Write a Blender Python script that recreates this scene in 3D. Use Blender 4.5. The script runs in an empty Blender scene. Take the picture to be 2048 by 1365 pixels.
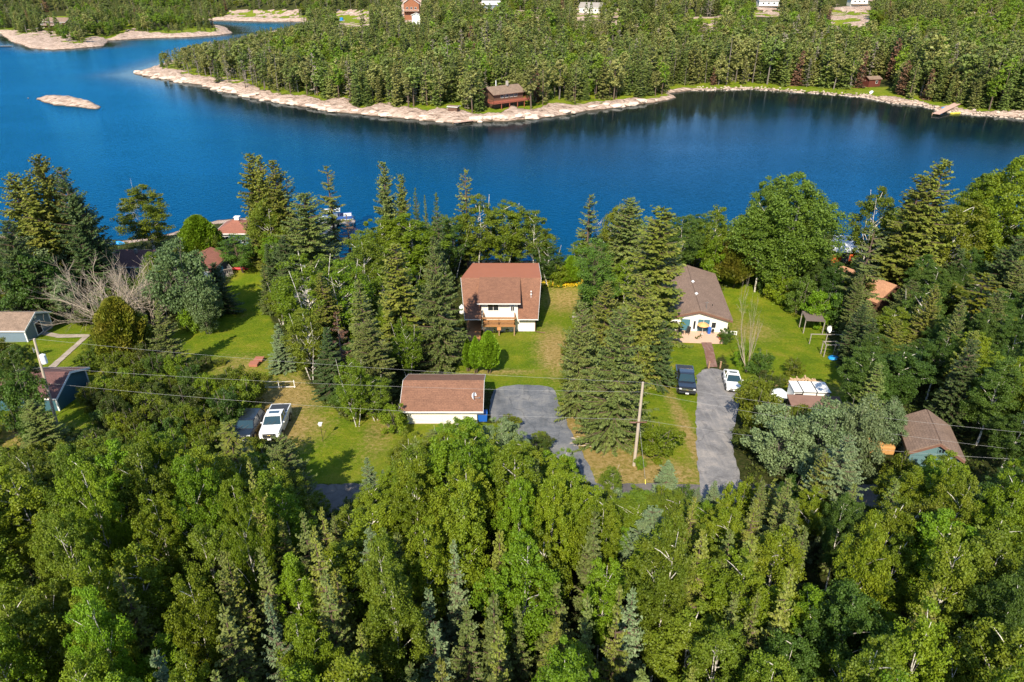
import bpy, math, random
import numpy as np
from mathutils import Vector, Matrix

R = math.radians
scene = bpy.context.scene
COL = scene.collection
# ------------------------------------------------------------------ camera
F = 1400.0; PITCH = R(28); CZ = 45.5          # focal length in photo pixels (2048 wide), tilt down, height over the lake
cam_d = bpy.data.cameras.new('camera'); cam = bpy.data.objects.new('camera', cam_d); COL.objects.link(cam)
cam_d.sensor_width = 36; cam_d.lens = 36 * F / 2048; cam_d.clip_start = 0.5; cam_d.clip_end = 6000
cam.location = (0, 0, CZ); cam.rotation_euler = (R(90) - PITCH, 0, 0)
scene.camera = cam
# ------------------------------------------------------------------ light
SUN_EL, SUN_AZ = 41.0, 13.0                   # shadows fall away from the camera and a little to the right
world = bpy.data.worlds.new("World"); scene.world = world; world.use_nodes = True
wn = world.node_tree; wn.nodes.clear()
sky = wn.nodes.new('ShaderNodeTexSky'); sky.sky_type = 'NISHITA'; sky.sun_disc = False
sky.sun_elevation = R(SUN_EL); sky.sun_rotation = R(180 + SUN_AZ); sky.ozone_density = 3.0; sky.dust_density = 0.3; sky.air_density = 1.0
bg = wn.nodes.new('ShaderNodeBackground'); bg.inputs['Strength'].default_value = 0.14
wo = wn.nodes.new('ShaderNodeOutputWorld')
wn.links.new(sky.outputs[0], bg.inputs['Color']); wn.links.new(bg.outputs[0], wo.inputs['Surface'])
sl = bpy.data.lights.new('sun', 'SUN'); sun = bpy.data.objects.new('sun', sl); COL.objects.link(sun)
sl.energy = 5.0; sl.angle = R(0.5); sl.color = (1.0, 0.90, 0.74)
ld = Vector((math.sin(R(SUN_AZ)) * math.cos(R(SUN_EL)), math.cos(R(SUN_AZ)) * math.cos(R(SUN_EL)), -math.sin(R(SUN_EL))))
sun.rotation_euler = ld.to_track_quat('-Z', 'Y').to_euler()
scene.view_settings.view_transform = 'Standard'; scene.view_settings.look = 'None'
scene.view_settings.exposure = 0.72; scene.view_settings.gamma = 1.0; scene.view_settings.use_curve_mapping = False
cy = scene.cycles
cy.max_bounces = 5; cy.diffuse_bounces = 2; cy.glossy_bounces = 3; cy.transmission_bounces = 3; cy.transparent_max_bounces = 4
cy.use_denoising = True
try: cy.denoiser = 'OPENIMAGEDENOISE'
except Exception: pass
cy.use_adaptive_sampling = True

# ------------------------------------------------------------------ mapping between the photo and the place
cT, sT = math.cos(PITCH), math.sin(PITCH)
def ray(px, py):
    x = (px - 1024) / F; v = (py - 682.5) / F
    return x, cT - v * sT, -sT - v * cT
def U(px, py, z=0.0):
    r = ray(px, py); t = (z - CZ) / r[2]; return (r[0] * t, r[1] * t)
def atY(px, py, Y):
    r = ray(px, py); t = Y / r[1]; return r[0] * t, CZ + r[2] * t
def proj(x, y, z):
    zz = y * cT + (CZ - z) * sT
    return 1024 + F * x / zz, 682.5 + F * ((CZ - z) * cT - y * sT) / zz
def inpoly(px, py, poly):
    px = np.asarray(px, float); py = np.asarray(py, float)
    ins = np.zeros(px.shape, bool); n = len(poly); j = n - 1
    for i in range(n):
        xi, yi = poly[i]; xj, yj = poly[j]
        if yi != yj:
            c = ((yi > py) != (yj > py)) & (px < (xj - xi) * (py - yi) / (yj - yi) + xi)
            ins ^= c
        j = i
    return ins
def polydist(px, py, poly, closed=True):
    d = np.full(np.shape(px), 1e9); n = len(poly)
    for i in range(n if closed else n - 1):
        ax, ay = poly[i]; bx, by = poly[(i + 1) % n]
        dx, dy = bx - ax, by - ay; L = dx * dx + dy * dy + 1e-9
        t = np.clip(((px - ax) * dx + (py - ay) * dy) / L, 0, 1)
        d = np.minimum(d, np.hypot(px - ax - t * dx, py - ay - t * dy))
    return d
def hsh(i, j, s):
    v = np.sin(i * 127.1 + j * 311.7 + s * 74.7) * 43758.5453
    return v - np.floor(v)
def noise(x, y, s=0):
    x = np.asarray(x, float); y = np.asarray(y, float)
    i, j = np.floor(x), np.floor(y); u, v = x - i, y - j
    u = u * u * (3 - 2 * u); v = v * v * (3 - 2 * v)
    return (hsh(i, j, s) * (1 - u) + hsh(i + 1, j, s) * u) * (1 - v) + (hsh(i, j + 1, s) * (1 - u) + hsh(i + 1, j + 1, s) * u) * v
def fbm(x, y, s=0, o=4):
    a, t, k = 0.5, 0, 1.0
    for q in range(o):
        t = t + a * noise(x * k, y * k, s + q); a *= .5; k *= 2.1
    return t
def sstep(a, b, x):
    t = np.clip((x - a) / (b - a), 0, 1); return t * t * (3 - 2 * t)

# ------------------------------------------------------------------ shorelines
near_px = [(-400, 470), (0, 470), (110, 478), (200, 482), (260, 480), (330, 470), (400, 452), (440, 440), (500, 436), (560, 440), (600, 470), (640, 505),
           (700, 520), (800, 520), (900, 515), (1000, 520), (1130, 524), (1300, 515), (1500, 500), (1600, 495), (1680, 492), (1750, 492), (1850, 482), (2048, 475), (2500, 470)]
NS = np.array([U(*p) for p in near_px]); NS = NS[np.argsort(NS[:, 0])]
far_front = [(265, 148), (300, 155), (340, 162), (400, 171), (450, 185), (500, 196), (560, 208), (620, 216), (680, 226), (740, 232), (800, 238), (860, 243),
             (910, 248), (960, 244), (1010, 243), (1060, 239), (1110, 234), (1160, 226), (1210, 219), (1260, 213), (1310, 206), (1352, 196), (1342, 188), (1380, 182), (1440, 180),
             (1500, 179), (1560, 183), (1620, 186), (1680, 190), (1730, 195), (1780, 206), (1840, 211), (1880, 222), (1940, 229), (2000, 234), (2060, 239), (2500, 262)]
A = [U(*p) for p in far_front] + [(900, 300), (2600, 2600), (-2600, 2600), (-1400, 700)] + \
    [U(*p) for p in ((150, 40), (330, 40), (450, 42), (520, 44), (600, 44), (640, 50), (600, 60), (540, 66), (490, 78), (440, 98), (350, 122), (300, 138))]
B = [U(*p) for p in ((-400, 60), (-60, 66), (0, 68), (22, 84), (60, 97), (100, 101), (150, 98), (205, 93), (218, 82), (300, 77), (380, 75), (440, 71), (466, 67), (452, 56), (400, 50), (200, 46), (-400, 44))]
ISL = [U(*p) for p in ((72, 198), (100, 196), (135, 197), (165, 200), (190, 208), (204, 214), (195, 219), (172, 217), (140, 214), (110, 211), (85, 205))]
ISL2 = [U(*p) for p in ((52, 197), (58, 196), (62, 198), (56, 199))]
def far_dist(x, y):
    dA = polydist(x, y, A); dB = polydist(x, y, B)
    a = np.where(inpoly(x, y, A), dA, -dA); b = np.where(inpoly(x, y, B), dB, -dB)
    return np.maximum(a, b)
def isl_dist(x, y):
    out = None
    for P in (ISL, ISL2):
        d = polydist(x, y, P); d = np.where(inpoly(x, y, P), d, -d)
        out = d if out is None else np.maximum(out, d)
    return out + 4.5 * (fbm(x / 6, y / 6, 33) - .47)
SPOTS = [(*U(px, py, 17.0), r) for px, py, r in ((1412, 46, 9), (1525, 27, 10), (1700, 28, 13), (700, 44, 6), (880, 32, 6), (1630, 47, 5), (1232, 22, 5), (1960, 8, 8), (640, 20, 6), (1040, 34, 4))]
def rock_w(x, y):                              # width of the bare rock along the far shores, by where along them
    px, py = proj(x, y, 0.0 * np.asarray(x, float))
    w = np.interp(px, [0, 100, 205, 215, 265, 330, 450, 650, 900, 1100, 1200, 1345, 1380, 1500, 1700, 1740, 1800, 2048],
                  [7, 22, 11, 4, 40, 10, 9, 9, 10, 9, 5, 5, 2.2, 1.6, 1.5, 2.5, 5, 6])
    w = w * np.where(w > 4, .45 + 1.1 * noise(px / 38, py * 0, 81), 1)
    return np.where(np.asarray(y) > 640, np.where((px > 430) & (px < 615), 16, 6), w)
def height(x, y, masks=False):
    x = np.asarray(x, float); y = np.asarray(y, float)
    plane = np.minimum(12.6 - .12 * y, 7.6)
    ds = np.interp(x, NS[:, 0], NS[:, 1]) - y
    ds = ds + 1.5 * (fbm(x / 4, y / 4, 3) - .5)
    near = np.where(ds > 0, np.minimum(np.maximum(plane, 1.2), .12 * ds + .1), np.maximum(ds * .3, -2.5))
    near = near + np.where(y < 44, 0.8 * (fbm(x / 9, y / 9, 5) - .45) * np.clip((41.5 - y) / 4, 0, 1), 0)
    nrock = np.clip(1 - np.abs(ds - 3) / 4.0, 0, 1) * sstep(0.2, .5, ds + .5)
    near = near + nrock * 0.9 * np.abs(fbm(x / 3, y / 3, 8) - .35)
    m = y > 160
    z = near.copy(); rock = nrock.copy(); grass = np.zeros_like(z)
    if m.any():
        xm, ym = x[m], y[m]
        d = far_dist(xm, ym) + 3.2 * (fbm(xm / 7, ym / 7, 11) - .5) + 1.2 * (fbm(xm / 2.2, ym / 2.2, 12) - .5)
        w = rock_w(xm, ym)
        rise = np.interp(w, [1.5, 6, 13, 60], [.5, 1.6, 2.6, 4.0])
        hh = rise * (1 - np.exp(-np.maximum(d, 0) / np.maximum(w * .45, 1.0)))
        slab = 1.5 * np.abs(np.mod(fbm(xm / 5 + ym / 9, ym / 4, 14) * 6, 1) - .5)
        rk = 1 - sstep(.75, 1.15, d / w + 1.5 * (fbm(xm / 5, ym / 5, 15) - .47))
        hh = hh + rk * slab * np.minimum(np.maximum(d, 0) / 3, 1) * np.minimum(w / 8, 1)
        hill = 17 * sstep(25, 230, d) + 17 * sstep(520, 950, ym) * sstep(15, 150, d) + 6 * (fbm(xm / 60, ym / 60, 17) - .5) * sstep(20, 80, d)
        z[m] = np.where(d > 0, hh + hill + .05, np.maximum(d * .5, -2.5))
        bare = sstep(.62, .70, fbm(xm / 34, ym / 34, 19) + .1) * sstep(60, 120, d)
        for sx_, sy_, r_ in SPOTS:
            q = np.hypot((xm - sx_) / r_, (ym - sy_) / (r_ * 1.5)) + .8 * (fbm(xm / 5, ym / 5, 23) - .5); s_ = 1 - sstep(.55, 1.0, q); bare = np.maximum(bare, s_); z[m] = z[m] + s_ * 2.2
        rock[m] = np.where(d > -1.5, np.maximum(rk, bare), 0)
        grass[m] = sstep(.2, 1, d / w) * (1 - sstep(14, 30, d - w))
        di = isl_dist(xm, ym)
        k = di > -6
        iz = np.where(di > 0, .25 + .42 * np.minimum(di, 4) * (.5 + fbm(xm / 2.5, ym / 2.5, 21)), di * .5)
        zz = z[m]; rr = rock[m]
        zz[k] = np.maximum(zz[k], iz[k]); rr[di > -1] = 1
        z[m] = zz; rock[m] = rr
    if masks: return z, rock, grass, ds
    return z
def gz(x, y): return float(height(np.array([x]), np.array([y]))[0])
def G(px, py):                                  # where the line of sight through a photo pixel meets the near slope
    r = ray(px, py); t = 12.0
    ts = np.arange(15, 260, .25); zz = height(ts * r[0], ts * r[1]); hit = np.nonzero(CZ + ts * r[2] < zz)[0]
    t = ts[hit[0]] if len(hit) else 250.
    return r[0] * t, r[1] * t
def plane_z(y): return min(12.6 - .12 * y, 7.6)

# visible open ground, in photo pixels (used for the lawns and to keep scattered trees out)
LAWNS = [
    [(300, 720), (350, 665), (400, 640), (465, 560), (500, 515), (540, 540), (520, 600), (548, 660), (560, 735), (600, 745), (600, 780), (480, 790), (350, 760)],
    [(500, 780), (610, 765), (640, 800), (700, 850), (790, 815), (850, 850), (1010, 850), (1100, 905), (1100, 965), (600, 965), (590, 880), (490, 875)],
    [(905, 665), (960, 670), (1075, 665), (1090, 565), (1165, 570), (1165, 640), (1120, 700), (1130, 790), (1160, 860), (1290, 890), (1400, 990), (1190, 1000), (1100, 780), (880, 780), (880, 745), (930, 700)],
    [(1290, 745), (1345, 700), (1360, 680), (1480, 680), (1400, 740), (1400, 1000), (1280, 1000), (1285, 900)],
    [(1450, 562), (1530, 556), (1590, 580), (1640, 650), (1700, 790), (1720, 830), (1600, 800), (1480, 770), (1440, 690)],
    [(-60, 700), (30, 660), (100, 640), (200, 655), (270, 690), (300, 720), (240, 770), (150, 770), (190, 860), (60, 890), (-60, 900)],
    [(1940, 1000), (2100, 950), (2100, 1030), (1960, 1040)],
]
LAWNS_W = [[G(*p) for p in L] for L in LAWNS]
DRIVE1 = [(988, 774), (1050, 770), (1108, 774), (1114, 800), (1140, 860), (1160, 900), (1180, 940), (1215, 1010), (1125, 1012), (1080, 940), (1050, 880), (1015, 850), (978, 845), (980, 810)]
DRIVE2 = [(1392, 740), (1445, 737), (1476, 768), (1482, 800), (1470, 840), (1462, 880), (1472, 930), (1500, 1010), (1400, 1012), (1398, 960), (1392, 900), (1392, 850), (1394, 800)]
DRY = [((560, 800), 5, 7, .9), ((550, 860), 5, 5, .9), ((1110, 700), 2.6, 9, .85), ((1130, 600), 4, 7, .7), ((1150, 860), 3, 6, .85), ((1200, 920), 6, 3.4, .8), ((1290, 950), 7, 3, .8), ((1392, 900), .9, 16, .8),
       ((760, 860), 2, 7, .5), ((480, 730), 6, 4, .5), ((260, 690), 5, 3, .55), ((1500, 660), 4, 5, .5), ((1500, 900), 3, 7, .75), ((60, 880), 6, 4, .6), ((300, 715), 8, 3, .4), ((1660, 780), 4, 3, .4), ((1000, 745), 6, 1.0, .6)]

# ------------------------------------------------------------------ materials
MATS = {}
def new_mat(name):
    m = bpy.data.materials.new(name); m.use_nodes = True; nt = m.node_tree; nt.nodes.clear()
    out = nt.nodes.new('ShaderNodeOutputMaterial'); return m, nt, out
class NB:
    def __init__(s, nt): s.nt = nt
    def n(s, t, **k):
        o = s.nt.nodes.new(t)
        for a, v in k.items():
            if a.startswith('i_'): o.inputs[a[2:].replace('_', ' ')].default_value = v
            elif a.startswith('x'): o.inputs[int(a[1:])].default_value = v
            else: setattr(o, a, v)
        return o
    def l(s, a, b): s.nt.links.new(a, b)
    def ramp(s, fac, stops):
        r = s.n('ShaderNodeValToRGB'); cr = r.color_ramp
        while len(cr.elements) < len(stops): cr.elements.new(0.5)
        for e, (p, c) in zip(cr.elements, stops): e.position = p; e.color = (*c, 1) if len(c) == 3 else c
        s.l(fac, r.inputs[0]); return r.outputs[0]
    def mix(s, f, a, b, mode='MIX'):
        m = s.n('ShaderNodeMix', data_type='RGBA', blend_type=mode)
        for v, i in ((f, 0), (a, 6), (b, 7)):
            if isinstance(v, (int, float)): m.inputs[i].default_value = v
            elif isinstance(v, tuple): m.inputs[i].default_value = (*v, 1)
            else: s.l(v, m.inputs[i])
        return m.outputs[2]
    def math(s, op, a, b=0.0, c=0.0, clamp=False):
        m = s.n('ShaderNodeMath', operation=op, use_clamp=clamp)
        for v, i in ((a, 0), (b, 1), (c, 2)):
            if isinstance(v, (int, float)): m.inputs[i].default_value = v
            else: s.l(v, m.inputs[i])
        return m.outputs[0]
    def noise(s, vec, scale, detail=3, rough=.55):
        t = s.n('ShaderNodeTexNoise'); t.inputs['Scale'].default_value = scale; t.inputs['Detail'].default_value = detail; t.inputs['Roughness'].default_value = rough
        if vec is not None: s.l(vec, t.inputs['Vector'])
        return t.outputs['Fac']
    def bump(s, h, strength=.3, dist=.1):
        b = s.n('ShaderNodeBump'); b.inputs['Strength'].default_value = strength; b.inputs['Distance'].default_value = dist
        s.l(h, b.inputs['Height']); return b.outputs[0]

def M(name, col, rough=.8, metal=0.0, var=.12, scale=2.0, bumpk=0.0, bscale=20, coat=0.0, emit=None):
    """plain surface with slight mottling"""
    if name in MATS: return MATS[name]
    m, nt, out = new_mat(name); b = NB(nt)
    p = b.n('ShaderNodeBsdfPrincipled'); p.inputs['Roughness'].default_value = rough; p.inputs['Metallic'].default_value = metal
    if coat: p.inputs['Coat Weight'].default_value = coat; p.inputs['Coat Roughness'].default_value = .08
    tc = b.n('ShaderNodeTexCoord').outputs['Object']
    n = b.noise(tc, scale, 5)
    c = b.mix(n, tuple(x * (1 - var) for x in col), tuple(min(1, x * (1 + var)) for x in col)); b.l(c, p.inputs['Base Color'])
    if bumpk: b.l(b.bump(b.noise(tc, bscale, 3), bumpk, .05), p.inputs['Normal'])
    b.l(p.outputs[0], out.inputs[0]); MATS[name] = m; return m

def shingle(name, c1, c2, c3, tab=.33, course=.22, blotch=.5):
    if name in MATS: return MATS[name]
    m, nt, out = new_mat(name); b = NB(nt)
    tc = b.n('ShaderNodeTexCoord').outputs['UV']
    br = b.n('ShaderNodeTexBrick'); br.offset = .5; br.inputs['Scale'].default_value = 1.0
    br.inputs['Brick Width'].default_value = tab; br.inputs['Row Height'].default_value = course; br.inputs['Mortar Size'].default_value = .018
    br.inputs['Mortar Smooth'].default_value = .5; br.inputs['Bias'].default_value = 0
    br.inputs['Color1'].default_value = (*c1, 1); br.inputs['Color2'].default_value = (*c2, 1); br.inputs['Mortar'].default_value = (*c3, 1)
    b.l(tc, br.inputs['Vector'])
    g = b.noise(tc, 7, 3, .75); big = b.noise(tc, .6, 4)
    c = b.mix(b.math('MULTIPLY', b.math('SUBTRACT', g, .35, clamp=True), 1.9, clamp=True), br.outputs['Color'], tuple(x * 1.55 for x in c1))
    c = b.mix(b.math('MULTIPLY', b.math('SUBTRACT', big, .4, clamp=True), blotch * 2), c, tuple(x * .72 for x in c2))
    p = b.n('ShaderNodeBsdfPrincipled'); p.inputs['Roughness'].default_value = .9; b.l(c, p.inputs['Base Color'])
    b.l(b.bump(br.outputs['Fac'], -.4, .02), p.inputs['Normal'])
    b.l(p.outputs[0], out.inputs[0]); MATS[name] = m; return m

def boards(name, col, period=.2, vertical=False, dirt=.2, rough=.7):
    if name in MATS: return MATS[name]
    m, nt, out = new_mat(name); b = NB(nt)
    tc = b.n('ShaderNodeTexCoord').outputs['Object']; sx = b.n('ShaderNodeSeparateXYZ'); b.l(tc, sx.inputs[0])
    ax = b.math('ADD', sx.outputs[0], sx.outputs[1]) if vertical else sx.outputs[2]
    f = b.math('FRACT', b.math('DIVIDE', ax, period))
    line = b.math('LESS_THAN', f, .12)
    n = b.noise(tc, 1.3, 5)
    c = b.mix(b.math('MULTIPLY', n, dirt), col, tuple(x * .5 for x in col))
    c = b.mix(b.math('MULTIPLY', line, .45), c, tuple(x * .35 for x in col))
    p = b.n('ShaderNodeBsdfPrincipled'); p.inputs['Roughness'].default_value = rough; b.l(c, p.inputs['Base Color'])
    b.l(b.bump(f, .35, .03), p.inputs['Normal'])
    b.l(p.outputs[0], out.inputs[0]); MATS[name] = m; return m

def leafmat(name, c_lo, c_hi, c_alt=None, alt=.0, trans=.28, rough=.55):
    if name in MATS: return MATS[name]
    m, nt, out = new_mat(name); b = NB(nt)
    geo = b.n('ShaderNodeNewGeometry'); oi = b.n('ShaderNodeObjectInfo')
    tc = b.n('ShaderNodeTexCoord').outputs['Object']
    r = b.math('ADD', b.math('MULTIPLY', geo.outputs['Random Per Island'], .45), b.math('MULTIPLY', b.noise(tc, .9, 3), .75))
    c = b.mix(b.math('SUBTRACT', r, .1, clamp=True), c_lo, c_hi)
    if c_alt is not None:
        k = b.math('MULTIPLY', b.math('SUBTRACT', b.noise(tc, .55, 2), .5 - alt * .3, clamp=True), 4 * alt, clamp=True)
        c = b.mix(k, c, c_alt)
    hsv = b.n('ShaderNodeHueSaturation')
    b.l(b.math('ADD', b.math('MULTIPLY', oi.outputs['Random'], .022), .489), hsv.inputs['Hue'])
    b.l(b.math('ADD', b.math('MULTIPLY', b.math('FRACT', b.math('MULTIPLY', oi.outputs['Random'], 7.3)), .42), .80), hsv.inputs['Value'])
    b.l(c, hsv.inputs['Color']); c = hsv.outputs[0]
    p = b.n('ShaderNodeBsdfPrincipled'); p.inputs['Roughness'].default_value = rough; p.inputs['Specular IOR Level'].default_value = .3
    b.l(c, p.inputs['Base Color'])
    t = b.n('ShaderNodeBsdfTranslucent'); b.l(b.mix(.35, c, (.22, .30, .01)), t.inputs['Color'])
    ms = b.n('ShaderNodeMixShader'); ms.inputs[0].default_value = trans
    b.l(p.outputs[0], ms.inputs[1]); b.l(t.outputs[0], ms.inputs[2]); b.l(ms.outputs[0], out.inputs[0])
    MATS[name] = m; return m

def barkmat(name, c1, c2, marks=False):
    if name in MATS: return MATS[name]
    m, nt, out = new_mat(name); b = NB(nt)
    tc = b.n('ShaderNodeTexCoord').outputs['Object']; mp = b.n('ShaderNodeMapping')
    mp.inputs['Scale'].default_value = (2, 2, 3.5) if marks else (5, 5, .8); b.l(tc, mp.inputs[0])
    f = b.noise(mp.outputs[0], 2.0, 4)
    c = b.ramp(f, [(.38, c2), (.52, c1)]) if marks else b.mix(f, c1, c2)
    p = b.n('ShaderNodeBsdfPrincipled'); p.inputs['Roughness'].default_value = .85; b.l(c, p.inputs['Base Color'])
    b.l(p.outputs[0], out.inputs[0]); MATS[name] = m; return m

# foliage (real-world base colours)
leafmat('aspen_leaf', (.070, .118, .005), (.190, .258, .010), (.24, .26, .012), .3)
leafmat('aspen_leaf_dark', (.034, .075, .010), (.090, .150, .018))
leafmat('birch_leaf', (.065, .115, .006), (.160, .220, .014), (.20, .22, .016), .3)
leafmat('olive_leaf', (.065, .098, .006), (.155, .190, .012), (.21, .21, .016), .35)
leafmat('bright_leaf', (.070, .140, .005), (.180, .275, .010))
leafmat('silver_leaf', (.062, .108, .034), (.22, .285, .125), trans=.15)
leafmat('poplar_leaf', (.048, .095, .010), (.13, .195, .020))
leafmat('grey_green_leaf', (.050, .088, .022), (.145, .20, .070), trans=.15)
leafmat('spruce_needle', (.052, .082, .017), (.160, .195, .045), (.19, .20, .045), .3, trans=.08, rough=.6)
leafmat('spruce_olive', (.065, .090, .012), (.20, .225, .030), (.26, .24, .045), .35, trans=.08)
leafmat('spruce_dark', (.028, .055, .016), (.095, .138, .036), trans=.06)
leafmat('spruce_blue', (.070, .112, .045), (.19, .245, .11), trans=.06)
leafmat('dead_needle', (.10, .055, .030), (.26, .14, .08), trans=.05)
leafmat('pine_needle', (.040, .100, .010), (.115, .21, .020), trans=.12)
leafmat('cedar_leaf', (.075, .14, .004), (.17, .28, .010), trans=.15)
leafmat('cedar_olive', (.060, .085, .006), (.16, .17, .012), (.22, .13, .02), .3, trans=.12)
leafmat('under_leaf', (.025, .050, .006), (.080, .110, .012), (.10, .08, .02), .4)
barkmat('white_bark', (.62, .58, .50), (.10, .085, .07), True)
barkmat('grey_bark', (.20, .17, .14), (.10, .08, .065))
barkmat('brown_bark', (.15, .10, .07), (.07, .045, .03))
barkmat('bare_twig', (.42, .35, .27), (.24, .19, .14))
barkmat('pale_twig', (.62, .56, .48), (.40, .35, .29))

# ------------------------------------------------------------------ objects
def tag(o, label=None, cat=None, group=None, kind=None):
    if label: o['label'] = label
    if cat: o['category'] = cat
    if group: o['group'] = group
    if kind: o['kind'] = kind
    return o
def empty(name, loc, rz=0.0, label=None, cat=None, group=None, tilt=0.0):
    o = bpy.data.objects.new(name, None); COL.objects.link(o); o.location = loc; o.rotation_euler = (tilt, 0, rz); o.empty_display_size = .5
    return tag(o, label, cat, group)
def fast_mesh(name, V, faces_flat, fsize, mats=None, smooth=False):
    me = bpy.data.meshes.new(name); V = np.asarray(V, np.float32).reshape(-1, 3); FF = np.asarray(faces_flat, np.int32).ravel()
    n = len(FF) // fsize
    me.vertices.add(len(V)); me.vertices.foreach_set('co', V.ravel())
    me.loops.add(len(FF)); me.loops.foreach_set('vertex_index', FF)
    me.polygons.add(n); me.polygons.foreach_set('loop_start', np.arange(0, len(FF), fsize, dtype=np.int32))
    if smooth: me.polygons.foreach_set('use_smooth', np.ones(n, bool))
    me.update(calc_edges=True)
    for m in (mats or []): me.materials.append(m)
    return me
class MB:
    """collects simple solids into one mesh; every face gets a metric UV"""
    def __init__(s): s.v = []; s.f = []
    def add(s, pts, faces):
        k = len(s.v); s.v += [tuple(p) for p in pts]; s.f += [tuple(i + k for i in f) for f in faces]; return s
    def box(s, c, d, rz=0.0, top=None):
        hx, hy, hz = d[0] / 2, d[1] / 2, d[2] / 2; tx, ty = top if top else (1, 1); pts = []
        for z, fx, fy in ((-hz, 1, 1), (hz, tx, ty)):
            for x, y in ((-hx, -hy), (hx, -hy), (hx, hy), (-hx, hy)):
                x2, y2 = x * fx, y * fy
                pts.append((c[0] + x2 * math.cos(rz) - y2 * math.sin(rz), c[1] + x2 * math.sin(rz) + y2 * math.cos(rz), c[2] + z))
        return s.add(pts, [(0, 3, 2, 1), (4, 5, 6, 7), (0, 1, 5, 4), (1, 2, 6, 5), (2, 3, 7, 6), (3, 0, 4, 7)])
    def slab(s, pts, th):
        p = [Vector(q) for q in pts]; nrm = (p[1] - p[0]).cross(p[2] - p[0]).normalized()
        n = len(p); q = [v - nrm * th for v in p]
        return s.add(p + q, [tuple(range(n)), tuple(reversed(range(n, 2 * n)))] + [(i, i + n, (i + 1) % n + n, (i + 1) % n) for i in range(n)])
    def prism(s, prof, x0, x1, axis='x'):
        """profile of (a, z) extruded along an axis"""
        n = len(prof)
        f = (lambda a, z, t: (t, a, z)) if axis == 'x' else (lambda a, z, t: (a, t, z))
        pts = [f(a, z, x0) for a, z in prof] + [f(a, z, x1) for a, z in prof]
        return s.add(pts, [tuple(range(n)), tuple(reversed(range(n, 2 * n)))] + [(i, i + n, (i + 1) % n + n, (i + 1) % n) for i in range(n)])
    def tube(s, pts, rad, n=6, cap=True):
        P = [Vector(p) for p in pts]; rr = rad if isinstance(rad, (list, tuple)) else [rad] * len(P); V = []
        for i, p in enumerate(P):
            d = (P[min(i + 1, len(P) - 1)] - P[max(i - 1, 0)]).normalized()
            u = d.cross(Vector((0, 0, 1)) if abs(d.z) < .9 else Vector((1, 0, 0))).normalized(); w = d.cross(u)
            for k in range(n):
                a = 2 * math.pi * k / n; V.append(p + (u * math.cos(a) + w * math.sin(a)) * rr[i])
        fs = []
        for i in range(len(P) - 1):
            for k in range(n): fs.append((i * n + k, i * n + (k + 1) % n, (i + 1) * n + (k + 1) % n, (i + 1) * n + k))
        if cap: fs += [tuple(reversed(range(n))), tuple(range((len(P) - 1) * n, len(P) * n))]
        return s.add(V, fs)
    def ball(s, c, r, n=8, m=6, sq=1.0):
        V = [(c[0], c[1], c[2] - r * sq)]
        for i in range(1, m):
            a = math.pi * i / m
            for k in range(n): V.append((c[0] + r * math.sin(a) * math.cos(2 * math.pi * k / n), c[1] + r * math.sin(a) * math.sin(2 * math.pi * k / n), c[2] - r * sq * math.cos(a)))
        V.append((c[0], c[1], c[2] + r * sq)); fs = []
        for k in range(n): fs.append((0, 1 + (k + 1) % n, 1 + k))
        for i in range(m - 2):
            for k in range(n): fs.append((1 + i * n + k, 1 + i * n + (k + 1) % n, 1 + (i + 1) * n + (k + 1) % n, 1 + (i + 1) * n + k))
        L = len(V) - 1; b0 = 1 + (m - 2) * n
        for k in range(n): fs.append((L, b0 + k, b0 + (k + 1) % n))
        return s.add(V, fs)
    def mesh(s, name, mat, uv=True, smooth=False):
        me = bpy.data.meshes.new(name); me.from_pydata(s.v, [], s.f); me.update()
        if mat: me.materials.append(mat)
        if uv:
            ul = me.uv_layers.new(name='UVMap'); co = me.vertices
            for p in me.polygons:
                nv = p.normal; U_ = Vector((1, 0, 0)) if abs(nv.z) > .999 else Vector((0, 0, 1)).cross(nv).normalized(); W = nv.cross(U_)
                for li in p.loop_indices:
                    c = co[me.loops[li].vertex_index].co; ul.data[li].uv = (c.dot(U_), c.dot(W))
        if smooth: me.polygons.foreach_set('use_smooth', [True] * len(me.polygons))
        return me
    def build(s, name, mat, parent=None, bevel=0.0, smooth=False, loc=None, rz=0.0):
        o = bpy.data.objects.new(name, s.mesh(name, mat, smooth=smooth)); COL.objects.link(o)
        if parent: o.parent = parent
        if loc is not None: o.location = loc; o.rotation_euler = (0, 0, rz)
        if bevel:
            md = o.modifiers.new('bevel', 'BEVEL'); md.width = bevel; md.segments = 2; md.limit_method = 'ANGLE'
        return o

# ------------------------------------------------------------------ ground
# rocky clearings and house plots of the far hills, as seen in the photo
CLEARINGS = [[(672, 20), (740, 20), (740, 46), (672, 46)], [(1385, 34), (1440, 34), (1440, 56), (1385, 56)], [(1495, 22), (1560, 22), (1560, 34), (1495, 34)], [(1660, 15), (1740, 15), (1740, 48), (1660, 48)], [(860, 24), (900, 24), (900, 40), (860, 40)], [(1222, 16), (1240, 16), (1240, 36), (1222, 36)], [(690, 34), (745, 34), (745, 52), (690, 52)], [(1022, 28), (1050, 28), (1050, 40), (1022, 40)], [(1600, 40), (1650, 40), (1650, 52), (1600, 52)], [(1950, 0), (1975, 0), (1975, 14), (1950, 14)], [(460, 20), (600, 20), (600, 46), (440, 46)]] + [[(800, 8), (845, 8), (845, 44), (800, 44)], [(1150, 16), (1208, 16), (1208, 42), (1150, 42)], [(75, 36), (140, 36), (140, 52), (75, 52)]]
FAR_OPEN0 = list(CLEARINGS[:-3])
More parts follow.
